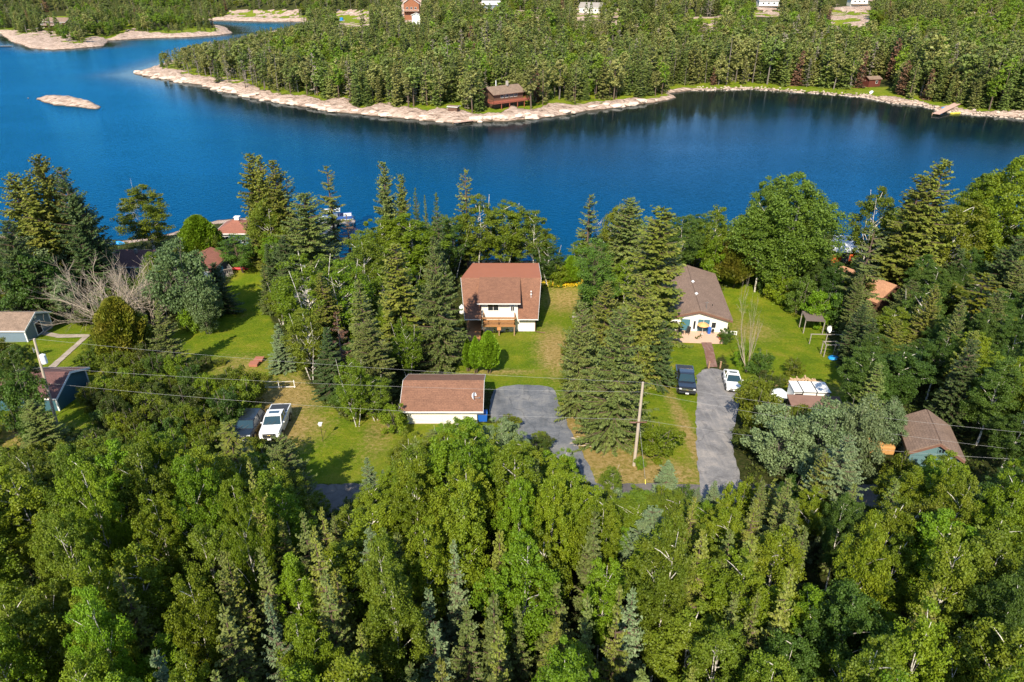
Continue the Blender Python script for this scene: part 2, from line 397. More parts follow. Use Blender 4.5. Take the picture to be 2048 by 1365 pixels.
def build_ground():
    ys = np.concatenate([np.linspace(-30, 24, 28, endpoint=False), np.exp(np.linspace(math.log(24), math.log(2400), 720))])
    nx = 620; u = np.linspace(-1, 1, nx)
    Y = np.repeat(ys[:, None], nx, 1); X = u[None, :] * (np.maximum(Y, 20) * .92 + 40)
    x, y = X.ravel(), Y.ravel()
    z, rock, grass, ds = height(x, y, True)
    nr = len(ys); idx = np.arange(nr * nx).reshape(nr, nx)
    q = np.stack([idx[:-1, :-1], idx[:-1, 1:], idx[1:, 1:], idx[1:, :-1]], -1).reshape(-1)
    me = fast_mesh('ground', np.stack([x, y, z], 1), q, 4, smooth=True)
    lawn = np.zeros(len(x)); near = (y < 135) & (y > 35)
    for L in LAWNS_W:
        d = polydist(x[near], y[near], L); d = np.where(inpoly(x[near], y[near], L), d, -d)
        lawn[near] = np.maximum(lawn[near], sstep(-1.2, .8, d))
    dry = np.zeros(len(x))
    for (p, rx, ry, k) in DRY:
        cx, cyy = G(*p); d = ((x - cx) / rx) ** 2 + ((y - cyy) / ry) ** 2
        dry = np.maximum(dry, k * np.exp(-d * .9))
    fm = (y > 300) & (y < 1200); pa, pb = proj(x[fm], y[fm], z[fm]); pc, pd = proj(x[fm], y[fm], z[fm] + 9); inn = np.zeros(fm.sum(), bool)
    for q in CLEARINGS: inn |= inpoly(pa, pb, q) | inpoly(pc, pd, q)
    nz = fbm(x[fm] / 7, y[fm] / 7, 71); rk_ = rock[fm]; gs_ = grass[fm]; rk_[inn & (nz > .46)] = 1; gs_[inn] = np.maximum(gs_[inn], .8); rock[fm] = rk_; grass[fm] = gs_
    lawn = np.maximum(lawn, grass * .9); dry = np.where(y > 160, .35 * fbm(x / 8, y / 8, 30), dry)
    c = np.ones((len(x), 4), np.float32); c[:, 0] = lawn; c[:, 1] = dry; c[:, 2] = rock
    at = me.color_attributes.new(name='zone', type='FLOAT_COLOR', domain='POINT'); at.data.foreach_set('color', c.ravel())
    m, nt, out = new_mat('ground_cover'); b = NB(nt)
    tc = b.n('ShaderNodeTexCoord').outputs['Object']
    va = b.n('ShaderNodeVertexColor', layer_name='zone'); sp = b.n('ShaderNodeSeparateColor'); b.l(va.outputs[0], sp.inputs[0])
    n1 = b.noise(tc, .35, 6); n2 = b.noise(tc, 2.6, 6, .7); n3 = b.noise(tc, 14, 4, .7); n4 = b.noise(tc, .12, 4)
    floor = b.ramp(n2, [(.3, (.016, .022, .006)), (.5, (.040, .050, .010)), (.68, (.085, .070, .030))])
    lawn_c = b.ramp(b.math('ADD', b.math('MULTIPLY', n1, .6), b.math('MULTIPLY', n2, .4)),
                    [(.36, (.085, .150, .005)), (.48, (.140, .205, .007)), (.58, (.205, .235, .012)), (.68, (.30, .26, .04))])
    n5 = b.noise(tc, 5.5, 5, .75)
    lawn_c = b.mix(b.math('MULTIPLY', b.math('SUBTRACT', n5, .46, clamp=True), 3.0, clamp=True), lawn_c, (.075, .105, .006))
    lawn_c = b.mix(b.math('MULTIPLY', b.math('SUBTRACT', b.noise(tc, 3.1, 6, .8), .56, clamp=True), 4.0, clamp=True), lawn_c, (.40, .34, .10))
    lawn_c = b.mix(b.math('MULTIPLY', b.math('SUBTRACT', n4, .52, clamp=True), 1.8, clamp=True), lawn_c, (.26, .23, .035))
    dry_c = b.ramp(n2, [(.32, (.18, .14, .035)), (.5, (.34, .24, .075)), (.68, (.44, .32, .14))])
    df = b.math('ADD', sp.outputs[1], b.math('MULTIPLY', b.math('SUBTRACT', n2, .5), 1.1))
    df = b.math('MULTIPLY', b.math('SUBTRACT', df, .22, clamp=True), 1.9, clamp=True)
    g = b.mix(df, lawn_c, dry_c)
    lf = b.math('ADD', sp.outputs[0], b.math('MULTIPLY', b.math('SUBTRACT', n2, .5), .9))
    lf = b.math('MULTIPLY', b.math('SUBTRACT', lf, .32, clamp=True), 4, clamp=True)
    c1 = b.mix(lf, floor, g)
    mp = b.n('ShaderNodeMapping'); mp.inputs['Scale'].default_value = (.5, 1.6, 1.6); mp.inputs['Rotation'].default_value = (0, 0, .5); b.l(tc, mp.inputs[0])
    rn = b.noise(mp.outputs[0], .55, 8, .68); rn2 = b.noise(tc, 1.7, 5, .7)
    rock_c = b.ramp(rn, [(.33, (.10, .075, .06)), (.43, (.38, .27, .20)), (.55, (.60, .45, .35)), (.70, (.74, .60, .49))])
    rock_c = b.mix(b.math('MULTIPLY', b.math('SUBTRACT', rn2, .55, clamp=True), 3.2, clamp=True), rock_c, (.13, .11, .07))
    rf = b.math('MULTIPLY', b.math('SUBTRACT', b.math('ADD', sp.outputs[2], b.math('MULTIPLY', b.math('SUBTRACT', rn2, .5), .8)), .38, clamp=True), 5, clamp=True)
    c2 = b.mix(rf, c1, rock_c)
    ge = b.n('ShaderNodeSeparateXYZ'); b.l(tc, ge.inputs[0])
    wet = b.math('MULTIPLY', b.math('SUBTRACT', .35, ge.outputs[2], clamp=True), 4, clamp=True)   # the dark line of wet rock at the water
    c2 = b.mix(b.math('MULTIPLY', wet, .85), c2, (.05, .038, .022))
    p = b.n('ShaderNodeBsdfPrincipled'); p.inputs['Roughness'].default_value = .95; p.inputs['Specular IOR Level'].default_value = .1
    b.l(c2, p.inputs['Base Color'])
    h = b.math('ADD', b.math('ADD', b.math('MULTIPLY', n3, .10), b.math('MULTIPLY', n5, .14)), b.math('MULTIPLY', b.math('MULTIPLY', rf, rn), 1.8))
    b.l(b.bump(h, .9, 1.0), p.inputs['Normal']); b.l(p.outputs[0], out.inputs[0])
    me.materials.append(m)
    o = bpy.data.objects.new('ground', me); COL.objects.link(o); tag(o, kind='structure')
build_ground()

def build_water():
    m, nt, out = new_mat('lake_water'); b = NB(nt)
    tc = b.n('ShaderNodeTexCoord').outputs['Object']
    mp = b.n('ShaderNodeMapping'); mp.inputs['Scale'].default_value = (1, 1.8, 1); mp.inputs['Rotation'].default_value = (0, 0, .35); b.l(tc, mp.inputs[0])
    n1 = b.noise(mp.outputs[0], .9, 3); n2 = b.noise(mp.outputs[0], .02, 3)
    va = b.n('ShaderNodeVertexColor', layer_name='lee'); sp = b.n('ShaderNodeSeparateColor'); b.l(va.outputs[0], sp.inputs[0])
    lee = b.math('MULTIPLY', sp.outputs[0], b.math('ADD', .75, b.math('MULTIPLY', b.noise(tc, .05, 3), .5)), clamp=True)
    amp = b.math('MULTIPLY', b.math('ADD', .14, b.math('MULTIPLY', n2, .34)), b.math('SUBTRACT', 1.0, b.math('MULTIPLY', lee, .95)))
    nb_ = b.bump(b.math('MULTIPLY', n1, amp), 1.0, .5)
    df = b.n('ShaderNodeBsdfDiffuse'); b.l(b.mix(b.math('MULTIPLY', lee, .85), b.mix(b.noise(tc, .012, 2), (.000, .026, .060), (.001, .044, .095)), b.mix(sp.outputs[1], (.006, .010, .007), (.040, .036, .010))), df.inputs['Color'])
    gl = b.n('ShaderNodeBsdfGlossy'); b.l(b.math('ADD', .035, b.math('MULTIPLY', b.noise(tc, .03, 4), .09)), gl.inputs['Roughness']); b.l(b.mix(lee, (.065, .45, .84), (.36, .44, .50)), gl.inputs['Color'])
    fr = b.n('ShaderNodeFresnel'); fr.inputs['IOR'].default_value = 1.33
    b.l(nb_, gl.inputs['Normal']); b.l(nb_, fr.inputs['Normal']); ms = b.n('ShaderNodeMixShader')
    b.l(b.math('MULTIPLY', fr.outputs[0], 1.25, clamp=True), ms.inputs[0]); b.l(df.outputs[0], ms.inputs[1]); b.l(gl.outputs[0], ms.inputs[2]); b.l(ms.outputs[0], out.inputs[0])
    ys = np.concatenate([[60], np.exp(np.linspace(math.log(95), math.log(900), 230)), [3000]]); u = np.linspace(-1, 1, 260)
    Y = np.repeat(ys[:, None], 260, 1); X = u[None, :] * (Y * .95 + 60); ix = np.arange(Y.size).reshape(Y.shape)
    me = fast_mesh('lake', np.stack([X.ravel(), Y.ravel(), 0 * X.ravel()], 1), np.stack([ix[:-1, :-1], ix[:-1, 1:], ix[1:, 1:], ix[1:, :-1]], -1).reshape(-1), 4, [m])
    d = -far_dist(X.ravel(), Y.ravel()); pxx, _ = proj(X.ravel(), Y.ravel(), 0 * X.ravel())
    reach = np.interp(pxx, [0, 300, 700, 1000, 1350, 1700, 2048], [12, 16, 30, 46, 75, 85, 70]); calm = np.exp(-(np.maximum(d, 0) / reach) ** 2)
    shoal = np.exp(-np.maximum(d, 0) / np.interp(pxx, [300, 1200, 1400, 1800, 2048], [3, 5, 14, 8, 6]))
    cc = np.ones((len(d), 4), np.float32); cc[:, 0] = calm; cc[:, 1] = shoal
    at = me.color_attributes.new(name='lee', type='FLOAT_COLOR', domain='POINT'); at.data.foreach_set('color', cc.ravel())
    o = bpy.data.objects.new('lake_water', me); COL.objects.link(o); tag(o, kind='structure')
build_water()

def drape(name, px_poly, mat, off, cell=.5, jit=.25, world=None, label=None):
    """sheet laid on the sloping ground: triangulated grid clipped by a wobbling outline"""
    P = world or [G(*p) for p in px_poly]
    if not world and len(P) > 8:
        for _ in range(2): P = [q for i in range(len(P)) for q in ((P[i][0] * .75 + P[(i + 1) % len(P)][0] * .25, P[i][1] * .75 + P[(i + 1) % len(P)][1] * .25), (P[i][0] * .25 + P[(i + 1) % len(P)][0] * .75, P[i][1] * .25 + P[(i + 1) % len(P)][1] * .75))]
    Q = []
    for i in range(len(P)):
        a, c = P[i], P[(i + 1) % len(P)]; L = math.hypot(c[0] - a[0], c[1] - a[1]); k = max(1, int(L / .35))
        for j in range(k):
            t = j / k; x = a[0] + (c[0] - a[0]) * t; y = a[1] + (c[1] - a[1]) * t
            Q.append((x + jit * (fbm(x * 1.6, y * 1.6, 41) - .5) * 3.2, y + jit * (fbm(x * 1.6, y * 1.6, 42) - .5) * 3.2))
    import bmesh
    bm = bmesh.new(); vs = [bm.verts.new((float(x), float(y), 0)) for x, y in Q]
    bm.faces.new(vs); bmesh.ops.triangulate(bm, faces=bm.faces[:])
    for ax, lo, hi in ((1, min(q[1] for q in Q), max(q[1] for q in Q)),):
        for v in np.arange(math.floor(lo), hi, 3.0):
            bmesh.ops.bisect_plane(bm, geom=bm.verts[:] + bm.edges[:] + bm.faces[:], plane_co=(0, float(v), 0), plane_no=(0, 1, 0))
    for v in bm.verts: v.co.z = plane_z(v.co.y) + off if v.co.y < 93 else gz(v.co.x, v.co.y) + off
    bmesh.ops.recalc_face_normals(bm, faces=bm.faces[:])
    me = bpy.data.meshes.new(name); bm.to_mesh(me); bm.free(); me.materials.append(mat)
    if len(me.polygons) and sum(p.normal.z for p in me.polygons) < 0: me.flip_normals()
    o = bpy.data.objects.new(name, me); COL.objects.link(o); tag(o, kind='structure'); return o
def gravelmat(name, c1, c2, c3):
    m, nt, out = new_mat(name); b = NB(nt); tc = b.n('ShaderNodeTexCoord').outputs['Object']
    n1 = b.noise(tc, .5, 6, .65); n2 = b.noise(tc, 9, 4, .7); n3 = b.noise(tc, .22, 4)
    c = b.ramp(n1, [(.34, c1), (.52, c2), (.70, c3)])
    c = b.mix(b.math('MULTIPLY', b.math('SUBTRACT', n2, .45, clamp=True), 2), c, tuple(x * .55 for x in c1))
    mp = b.n('ShaderNodeMapping'); mp.inputs['Scale'].default_value = (2.2, .22, 1); b.l(tc, mp.inputs[0])
    c = b.mix(b.math('MULTIPLY', b.math('SUBTRACT', b.noise(mp.outputs[0], .9, 4), .5, clamp=True), 2.2, clamp=True), c, c3)
    vo = b.n('ShaderNodeTexVoronoi', feature='DISTANCE_TO_EDGE'); vo.inputs['Scale'].default_value = .42
    wv = b.n('ShaderNodeVectorMath', operation='ADD'); ns = b.n('ShaderNodeTexNoise'); ns.inputs['Scale'].default_value = .9; ns.inputs['Detail'].default_value = 4; b.l(tc, ns.inputs['Vector']); b.l(tc, wv.inputs[0]); b.l(ns.outputs['Color'], wv.inputs[1]); b.l(wv.outputs[0], vo.inputs['Vector'])
    crack = b.math('MULTIPLY', b.math('LESS_THAN', vo.outputs['Distance'], .022), b.math('GREATER_THAN', n3, .47))
    c = b.mix(b.math('MULTIPLY', crack, .3), c, tuple(x * .35 for x in c1))
    c = b.mix(b.math('MULTIPLY', b.math('SUBTRACT', b.noise(tc, 1.1, 3), .66, clamp=True), 3, clamp=True), c, tuple(x * .55 for x in c1))
    p = b.n('ShaderNodeBsdfPrincipled'); p.inputs['Roughness'].default_value = .95; b.l(c, p.inputs['Base Color'])
    b.l(b.bump(n2, .5, .05), p.inputs['Normal']); b.l(p.outputs[0], out.inputs[0]); return m
g1 = gravelmat('drive_asphalt', (.10, .108, .118), (.165, .172, .182), (.27, .26, .24))
g2 = gravelmat('drive_gravel', (.15, .145, .145), (.235, .225, .22), (.38, .34, .30))
g3 = gravelmat('road_surface', (.10, .09, .085), (.15, .135, .125), (.20, .17, .14))
g4 = gravelmat('pale_paving', (.30, .24, .18), (.40, .33, .25), (.50, .42, .33))
g5 = gravelmat('brick_paving', (.16, .075, .055), (.24, .12, .085), (.38, .27, .22))
drape('road', None, g3, .03, world=[(-95, 41.3), (-40, 41.2), (0, 41.6), (40, 41.2), (95, 41.5), (95, 46.4), (40, 46.4), (0, 46.7), (-40, 46.3), (-95, 46.5)])
drape('driveway', DRIVE1, g1, .036, jit=.15)
drape('driveway', DRIVE2, g2, .036, jit=.16)
drape('path', [(1401, 684), (1422, 684), (1428, 705), (1434, 736), (1414, 736), (1409, 705)], g5, .05, jit=.05)
drape('path', [(82, 663), (120, 670), (180, 670), (177, 676), (115, 677), (75, 669)], g4, .05, jit=.04)
drape('path', [(95, 737), (110, 737), (148, 702), (182, 671), (172, 670), (138, 700)], g4, .056, jit=.05)
drape('path', [(900, 752), (960, 752), (950, 760), (905, 762)], g4, .05, jit=.1)

# ------------------------------------------------------------------ plants: meshes
rng = np.random.default_rng(7)
def quads(C, D, S, L, W):
    """leaf quads: centre C, along D, sideways S (unit), half length L, half width W"""
    L = L[:, None]; W = W[:, None]
    v = np.stack([C - D * L - S * W * .35, C - S * W + D * L * .1, C + D * L, C + S * W + D * L * .1], 1)
    return v.reshape(-1, 3)
def unit(v): return v / (np.linalg.norm(v, axis=-1, keepdims=True) + 1e-9)
def leaf_obj_mesh(name, V): return fast_mesh(name, V, np.arange(len(V)), 4)
def spruce_mesh(name, H=12., Rr=2.0, sp=.30, nb=8, step=.15, tw=.5, wid=.06, sparse=0.0, base=.05, power=.66, far=False):
    C, D, S, L, W = [], [], [], [], []; limbs = MB()
    z = base * H
    while z < H * .985:
        t = z / H
        for k in range(max(3, int(round(nb * (1 - .4 * t) + rng.uniform(-1, 1))))):
            if rng.random() < sparse: continue
            az = rng.uniform(0, 2 * math.pi)
            lob = 1 + .22 * math.sin(az * 2 + 5 * t) + .12 * math.sin(az * 3 - 9 * t)
            Ln = (Rr * (1 - t) ** power * lob + .12) * rng.uniform(.62, 1.12)
            slope = -.42 + .85 * t + rng.uniform(-.12, .12); dx, dy = math.cos(az), math.sin(az)
            m = max(2, int(Ln / step)); s = (np.arange(m) + rng.uniform(.2, 1)) / m
            r_ = Ln * s; pz = z + Ln * (slope * s + .22 * s * s)
            P = np.stack([dx * r_, dy * r_, pz], 1)
            if not far and Ln > .5:
                limbs.tube([(0, 0, z), (dx * Ln * .8, dy * Ln * .8, z + Ln * (slope * .8 + .15))], [.03 + .01 * Ln, .012], 3, cap=False)
            q = 5 if not far else 3
            for j in range(q):
                sd = (-1, 1, 0, -.6, .6)[j] if not far else (-.8, .8, 0)[j]
                ang = az + sd * rng.uniform(.7, 1.25, m); dr = rng.uniform(-.75, .15, m) if j < 2 else rng.uniform(-.9, .3, m)
                d = unit(np.stack([np.cos(ang), np.sin(ang), dr], 1))
                ln = tw * (.55 + .6 * rng.random(m)) * np.clip(1.15 - .7 * s, .3, 1) * min(1, .35 + Ln / Rr)
                side = unit(np.cross(d, unit(rng.normal(0, .5, (m, 3)) + np.array([0, 0, 1.]))))
                C.append(P + d * ln[:, None] * .5); D.append(d); S.append(side); L.append(ln * .5); W.append(np.full(m, wid) * rng.uniform(.7, 1.5, m))
        z += sp * rng.uniform(.75, 1.25)
    n = 10; d = unit(np.stack([rng.normal(0, .35, n), rng.normal(0, .35, n), np.ones(n)], 1))
    C.append(np.array([[0, 0, H * .96]]) + d * .15); D.append(d); S.append(unit(np.cross(d, rng.normal(0, 1, (n, 3))))); L.append(np.full(n, .25 * (2 if far else 1))); W.append(np.full(n, wid))
    V = quads(*[np.concatenate(a) for a in (C, D, S, L, W)])
    limbs.tube([(0, 0, -.5), (0, 0, H * .5), (0, 0, H * .98)], [.15 * H / 12, .09 * H / 12, .02], 6)
    return leaf_obj_mesh(name + '_crown', V), limbs.mesh(name + '_trunk', None, uv=False), H, Rr
def leafcloud(cent, rad, nper, size, flat=.75, outw=None):
    n = len(cent) * nper; c = np.repeat(cent, nper, 0); r = np.repeat(rad, nper)
    d = unit(rng.normal(0, 1, (n, 3))); rr = r * rng.random(n) ** .45
    P = c + d * rr[:, None] * np.array([1, 1, flat])
    nrm = unit(d * .7 + rng.normal(0, .8, (n, 3)) + np.array([0, -.1, .55]))
    a = unit(np.cross(nrm, rng.normal(0, 1, (n, 3)))); s = np.cross(nrm, a); k = size * rng.uniform(.6, 1.3, n)
    return quads(P, a, s, k * .58, k * .5)
def broadleaf_mesh(name, H=12., Rr=2.6, low=.28, ncl=150, nper=120, size=.15, crad=(.4, .85), limbs_n=26, lean=.03, egg=1.0, gaps=.25, stems=1, trunk_r=.14, top=.7):
    ph = rng.uniform(0, 6, 6); cz = H * (low + 1) / 2; hz = H * (1 - low) / 2; cent = []
    while len(cent) < ncl:
        d = unit(rng.normal(0, 1, 3)); az = math.atan2(d[1], d[0])
        lob = 1 + .20 * math.sin(2 * az + ph[0] + 2 * d[2]) + .16 * math.sin(3 * az + ph[1] - 3 * d[2]) + .12 * math.sin(5 * az + ph[2] + 4 * d[2])
        if math.sin(3.1 * az + ph[3]) * math.sin(4.2 * d[2] + ph[4]) > 1 - gaps * 1.6 and rng.random() < .8: continue
        s = rng.uniform(.35, 1) ** .5 * lob
        tz = d[2]; taper = 1 - .30 * max(tz, 0) ** 2 * top - .25 * max(-tz, 0)
        cent.append((d[0] * Rr * s * taper * .88, d[1] * Rr * s * taper * .88, cz + tz * hz * min(s, 1.05) * .93))
    cent = np.array(cent); rad = rng.uniform(*crad, ncl) * (1 - .25 * np.clip((cent[:, 2] - cz) / hz, 0, 1))
    V = leafcloud(cent, rad, nper, size)
    mb = MB(); lx, ly = rng.uniform(-lean, lean, 2) * H
    for q in range(stems):
        ox, oy = (0, 0) if stems == 1 else (math.cos(q * 2.4) * .2, math.sin(q * 2.4) * .2)
        k = 0 if stems == 1 else .18 * H
        wob = [(ox + lx * t + k * t * math.cos(q * 2.4) + .12 * math.sin(5 * t + q), oy + ly * t + k * t * math.sin(q * 2.4) + .12 * math.cos(4 * t + q), -.5 + (H * .93 + .5) * t) for t in np.linspace(0, 1, 9)]
        mb.tube(wob, [max(.02, trunk_r * H / 12 * (1 - .88 * t)) for t in np.linspace(0, 1, 9)], 7)
    for c in cent[rng.permutation(ncl)[:limbs_n]]:
        r = math.hypot(c[0], c[1]); z0 = max(H * low * .6, c[2] - r * rng.uniform(.7, 1.4)); t0 = z0 / H
        st = (lx * t0, ly * t0, z0); mid = ((st[0] + c[0]) * .55, (st[1] + c[1]) * .55, (z0 + c[2]) * .5 + .1 * r)
        mb.tube([st, mid, tuple(c)], [.038 * H / 12, .022, .008], 4, cap=False)
    return leaf_obj_mesh(name + '_crown', V), mb.mesh(name + '_trunk', None, uv=False), H, Rr
def cedar_mesh(name, H=4.5, Rr=1.1, n=9000, size=.09, base=.12, stems=4, ex=.75):
    t = rng.random(n) ** .9; az = rng.uniform(0, 2 * math.pi, n)
    prof = np.minimum((t / .22) ** .6, 1) * (1 - np.clip((t - .22) / .78, 0, 1) ** 1.7) ** ex
    lob = 1 + .15 * np.sin(az * 4 + 7 * t) + .10 * np.sin(az * 7 - 16 * t)
    r = Rr * prof * lob * rng.uniform(.65, 1.02, n) + .02
    P = np.stack([r * np.cos(az), r * np.sin(az), H * (base + (1 - base) * t)], 1)
    d = unit(np.stack([np.cos(az) * .6, np.sin(az) * .6, np.full(n, .9)], 1) + rng.normal(0, .35, (n, 3)))
    s = unit(np.cross(d, rng.normal(0, 1, (n, 3)))); k = size * rng.uniform(.6, 1.4, n)
    mb = MB()
    for q in range(stems):
        a = q * 2 * math.pi / stems; mb.tube([(.12 * math.cos(a), .12 * math.sin(a), -.3), (.35 * Rr * math.cos(a), .35 * Rr * math.sin(a), H * .35)], [.06, .03], 5)
    return leaf_obj_mesh(name + '_crown', quads(P, d, s, k * 1.3, k * .6)), mb.mesh(name + '_trunk', None, uv=False), H, Rr
def bare_mesh(name, H=8., spread=.5, depth=5, stems=5, r0=.09, base_split=True, twig=1.0):
    mb = MB()
    def grow(p, d, L, r, k):
        n = 3; pts = [p]; q = p
        for i in range(n):
            d = (d + Vector(rng.normal(0, .10, 3)) + Vector((0, 0, .05))).normalized(); q = q + d * (L / n); pts.append(q)
        mb.tube(pts, [r, r * .85, r * .72, r * .6], 4 if k > 2 else 3, cap=False)
        if k <= 0: return
        for j in range(3 if k > 1 else 4):
            src = pts[int(rng.integers(1, 4))]
            nd = (d + Vector(rng.normal(0, spread, 3))).normalized()
            grow(src, nd, L * rng.uniform(.55, .85) * twig, r * .55, k - 1)
    for s in range(stems):
        a = s * 2 * math.pi / stems + rng.uniform(-.4, .4); ln = rng.uniform(.25, .8) if stems > 1 else .05
        grow(Vector((0, 0, -.2)), Vector((math.cos(a) * ln, math.sin(a) * ln, 1)).normalized(), H * .38, r0, depth - 1)
    a = np.array(mb.v); return mb.mesh(name + '_wood', None, uv=False), float(a[:, 2].max()), float(np.percentile(np.hypot(a[:, 0], a[:, 1]), 97))

print('making plants')
V = {}
V['spruce'] = [spruce_mesh('spruce', H=12, Rr=r, nb=n, sp=.26, wid=.068, power=.58) for r, n in ((1.9, 9), (2.2, 10), (2.0, 9), (2.5, 10), (1.8, 9))]
V['spire'] = [spruce_mesh('spire', H=9, Rr=r, nb=8, sp=.22, step=.13, tw=.36, wid=.05, base=.03, power=.85) for r in (1.35, 1.6, 1.2)]
V['fat'] = [spruce_mesh('fat', H=13, Rr=3.4, nb=9, sp=.30, step=.17, tw=.62, wid=.065, power=.62) for _ in range(3)]
V['lacy'] = [spruce_mesh('lacy', H=12, Rr=1.7, nb=6, sp=.42, sparse=.3, power=.5, base=.15) for _ in range(2)]
V['deadsp'] = [spruce_mesh('deadsp', H=10, Rr=1.4, nb=5, sp=.42, sparse=.35, wid=.03, tw=.5, power=.6) for _ in range(2)]
V['aspen'] = [broadleaf_mesh('aspen', H=12, Rr=r, low=lo, ncl=n, nper=125, size=.105, crad=(.26, .58), trunk_r=.11, limbs_n=22, gaps=.4) for r, lo, n in ((2.2, .25, 230), (2.6, .22, 270), (2.0, .3, 200), (2.8, .3, 280), (2.3, .15, 240), (2.5, .28, 230), (2.4, .35, 190))]
V['big'] = [broadleaf_mesh('big', H=14, Rr=5.0, low=.06, ncl=620, nper=100, size=.16, crad=(.4, .95), limbs_n=60, trunk_r=.24, top=.4)]
V['birch'] = [broadleaf_mesh('birch', H=10, Rr=2.6, low=.18, ncl=170, nper=90, size=.12, crad=(.28, .6), limbs_n=40, stems=s, gaps=.45, trunk_r=.085) for s in (2, 3, 1)]
V['poplar'] = [broadleaf_mesh('poplar', H=7, Rr=3.2, low=.05, ncl=170, nper=95, size=.15, crad=(.4, .8), limbs_n=50, stems=3, gaps=.4, trunk_r=.12, top=.3) for _ in range(2)]
V['shrub'] = [broadleaf_mesh('shrub', H=3.4, Rr=1.9, low=-.05, ncl=80, nper=90, size=.12, crad=(.25, .55), limbs_n=22, stems=3, gaps=.35, trunk_r=.09, top=.3) for _ in range(4)]
V['pine'] = [broadleaf_mesh('pine', H=10, Rr=2.2, low=.12, ncl=120, nper=130, size=.10, crad=(.35, .7), limbs_n=60, gaps=.5, trunk_r=.16, top=1.6) for _ in range(2)]
V['cedar'] = [cedar_mesh('cedar', 4.5, 1.0, 9000, ex=.6), cedar_mesh('cedar', 4.5, .7, 6500, ex=.9)]
V['bigcedar'] = [cedar_mesh('bigcedar', 7, 2.4, 22000, size=.13, base=.05, stems=3, ex=.55), cedar_mesh('bigcedar', 7, 2.2, 18000, size=.13, base=.12, stems=1, ex=.85)]
BARE = {'clump': [bare_mesh('clump', 6, .38, 5, 9, .07)], 'tree': [bare_mesh('tree', 8, .45, 5, 1, .10, twig=.95), bare_mesh('tree', 8, .35, 5, 2, .10)]}
for k in ('spruce', 'spire', 'fat', 'lacy', 'deadsp', 'aspen', 'big', 'birch', 'poplar', 'shrub', 'pine', 'cedar', 'bigcedar'):
    for cm, tm, H_, R_ in V[k]:
        cm.materials.append(MATS['aspen_leaf']); tm.materials.append(MATS['grey_bark'])
KIND = {'spruce': ('spruce_tree', 'spruce', 'spruce_needle', 'brown_bark'), 'spire': ('spruce_tree', 'spruce', 'spruce_needle', 'brown_bark'), 'fat': ('spruce_tree', 'spruce', 'spruce_olive', 'brown_bark'),
        'lacy': ('spruce_tree', 'spruce', 'spruce_olive', 'brown_bark'), 'deadsp': ('spruce_tree', 'spruce', 'dead_needle', 'grey_bark'), 'aspen': ('aspen_tree', 'aspen', 'aspen_leaf', 'white_bark'),
        'big': ('poplar_tree', 'poplar', 'aspen_leaf', 'white_bark'), 'birch': ('birch_tree', 'birch', 'birch_leaf', 'white_bark'), 'poplar': ('silver_poplar_tree', 'poplar', 'silver_leaf', 'grey_bark'),
        'shrub': ('shrub', 'shrub', 'under_leaf', 'grey_bark'), 'pine': ('pine_tree', 'pine', 'pine_needle', 'brown_bark'), 'cedar': ('cedar_shrub', 'cedar', 'cedar_leaf', 'brown_bark'),
        'bigcedar': ('cedar_tree', 'cedar', 'cedar_olive', 'brown_bark')}
rnd = random.Random(11)
FOOT = []                                      # building footprints: x, y, radius
PLANTED = []                                   # x, y, radius of every plant
leafmat('far_green', (.060, .095, .020), (.175, .220, .045), (.22, .23, .05), .3, trans=.1)
leafmat('far_olive', (.095, .115, .026), (.25, .255, .065), (.30, .27, .09), .35, trans=.1)
leafmat('far_leafy', (.070, .130, .010), (.18, .28, .018), (.22, .27, .02), .3, trans=.2)
def plant(kind, x, y, h, r, label, group=None, leaf=None, bark=None, variant=None, z=None, lean=0.0):
    nm, cat, lf, bk = KIND[kind]; vs = V[kind]; cm, tm, H_, R_ = vs[(variant if variant is not None else rnd.randrange(len(vs))) % len(vs)]
    z = gz(x, y) if z is None else z
    root = empty(nm, (x, y, z), rnd.uniform(0, 6.28), label, cat, group)
    root.scale = (r / R_, r / R_, h / H_)
    if lean: root.rotation_euler = (lean * .4, lean, root.rotation_euler[2])
    for pn, me, mt in (('crown', cm, leaf or lf), ('trunk', tm, bark or bk)):
        o = bpy.data.objects.new(pn, me); COL.objects.link(o); o.parent = root
        o.material_slots[0].link = 'OBJECT'; o.material_slots[0].material = MATS[mt]
    PLANTED.append((x, y, r)); return root
def T(kind, xt, yt, yb, w, label, **k):
    """a tree whose tip shows at (xt, yt) in the photo, standing on the ground seen at height yb, w pixels wide"""
    gx, gy = G(xt, yb); X, zt = atY(xt, yt, gy); z0 = gz(X, gy); h = max(1.0, zt - z0)
    zm = z0 + .4 * h; depth = gy * cT + (CZ - zm) * sT
    return plant(kind, X, gy, h, w * depth / F / 2 * (1.2 if kind in ('spruce', 'spire', 'lacy', 'deadsp') else 1.0), label, **k)
def bare(name, which, xt, yt, yb, w, label, mat='bare_twig', variant=0, group=None, cat='bare tree'):
    me, H_, R_ = BARE[which][variant % len(BARE[which])]
    gx, gy = G(xt, yb); X, zt = atY(xt, yt, gy); z0 = gz(X, gy); h = max(1.0, zt - z0); depth = gy * cT + (CZ - z0 - h / 2) * sT
    o = bpy.data.objects.new(name, me); COL.objects.link(o); o.location = (X, gy, z0); o.rotation_euler = (0, 0, rnd.uniform(0, 6))
    s = w * depth / F / 2 / R_; o.scale = (s, s, h / H_)
    if not me.materials: me.materials.append(MATS[mat])
    o.material_slots[0].link = 'OBJECT'; o.material_slots[0].material = MATS[mat]
    tag(o, label, cat, group); PLANTED.append((X, gy, 1)); return o

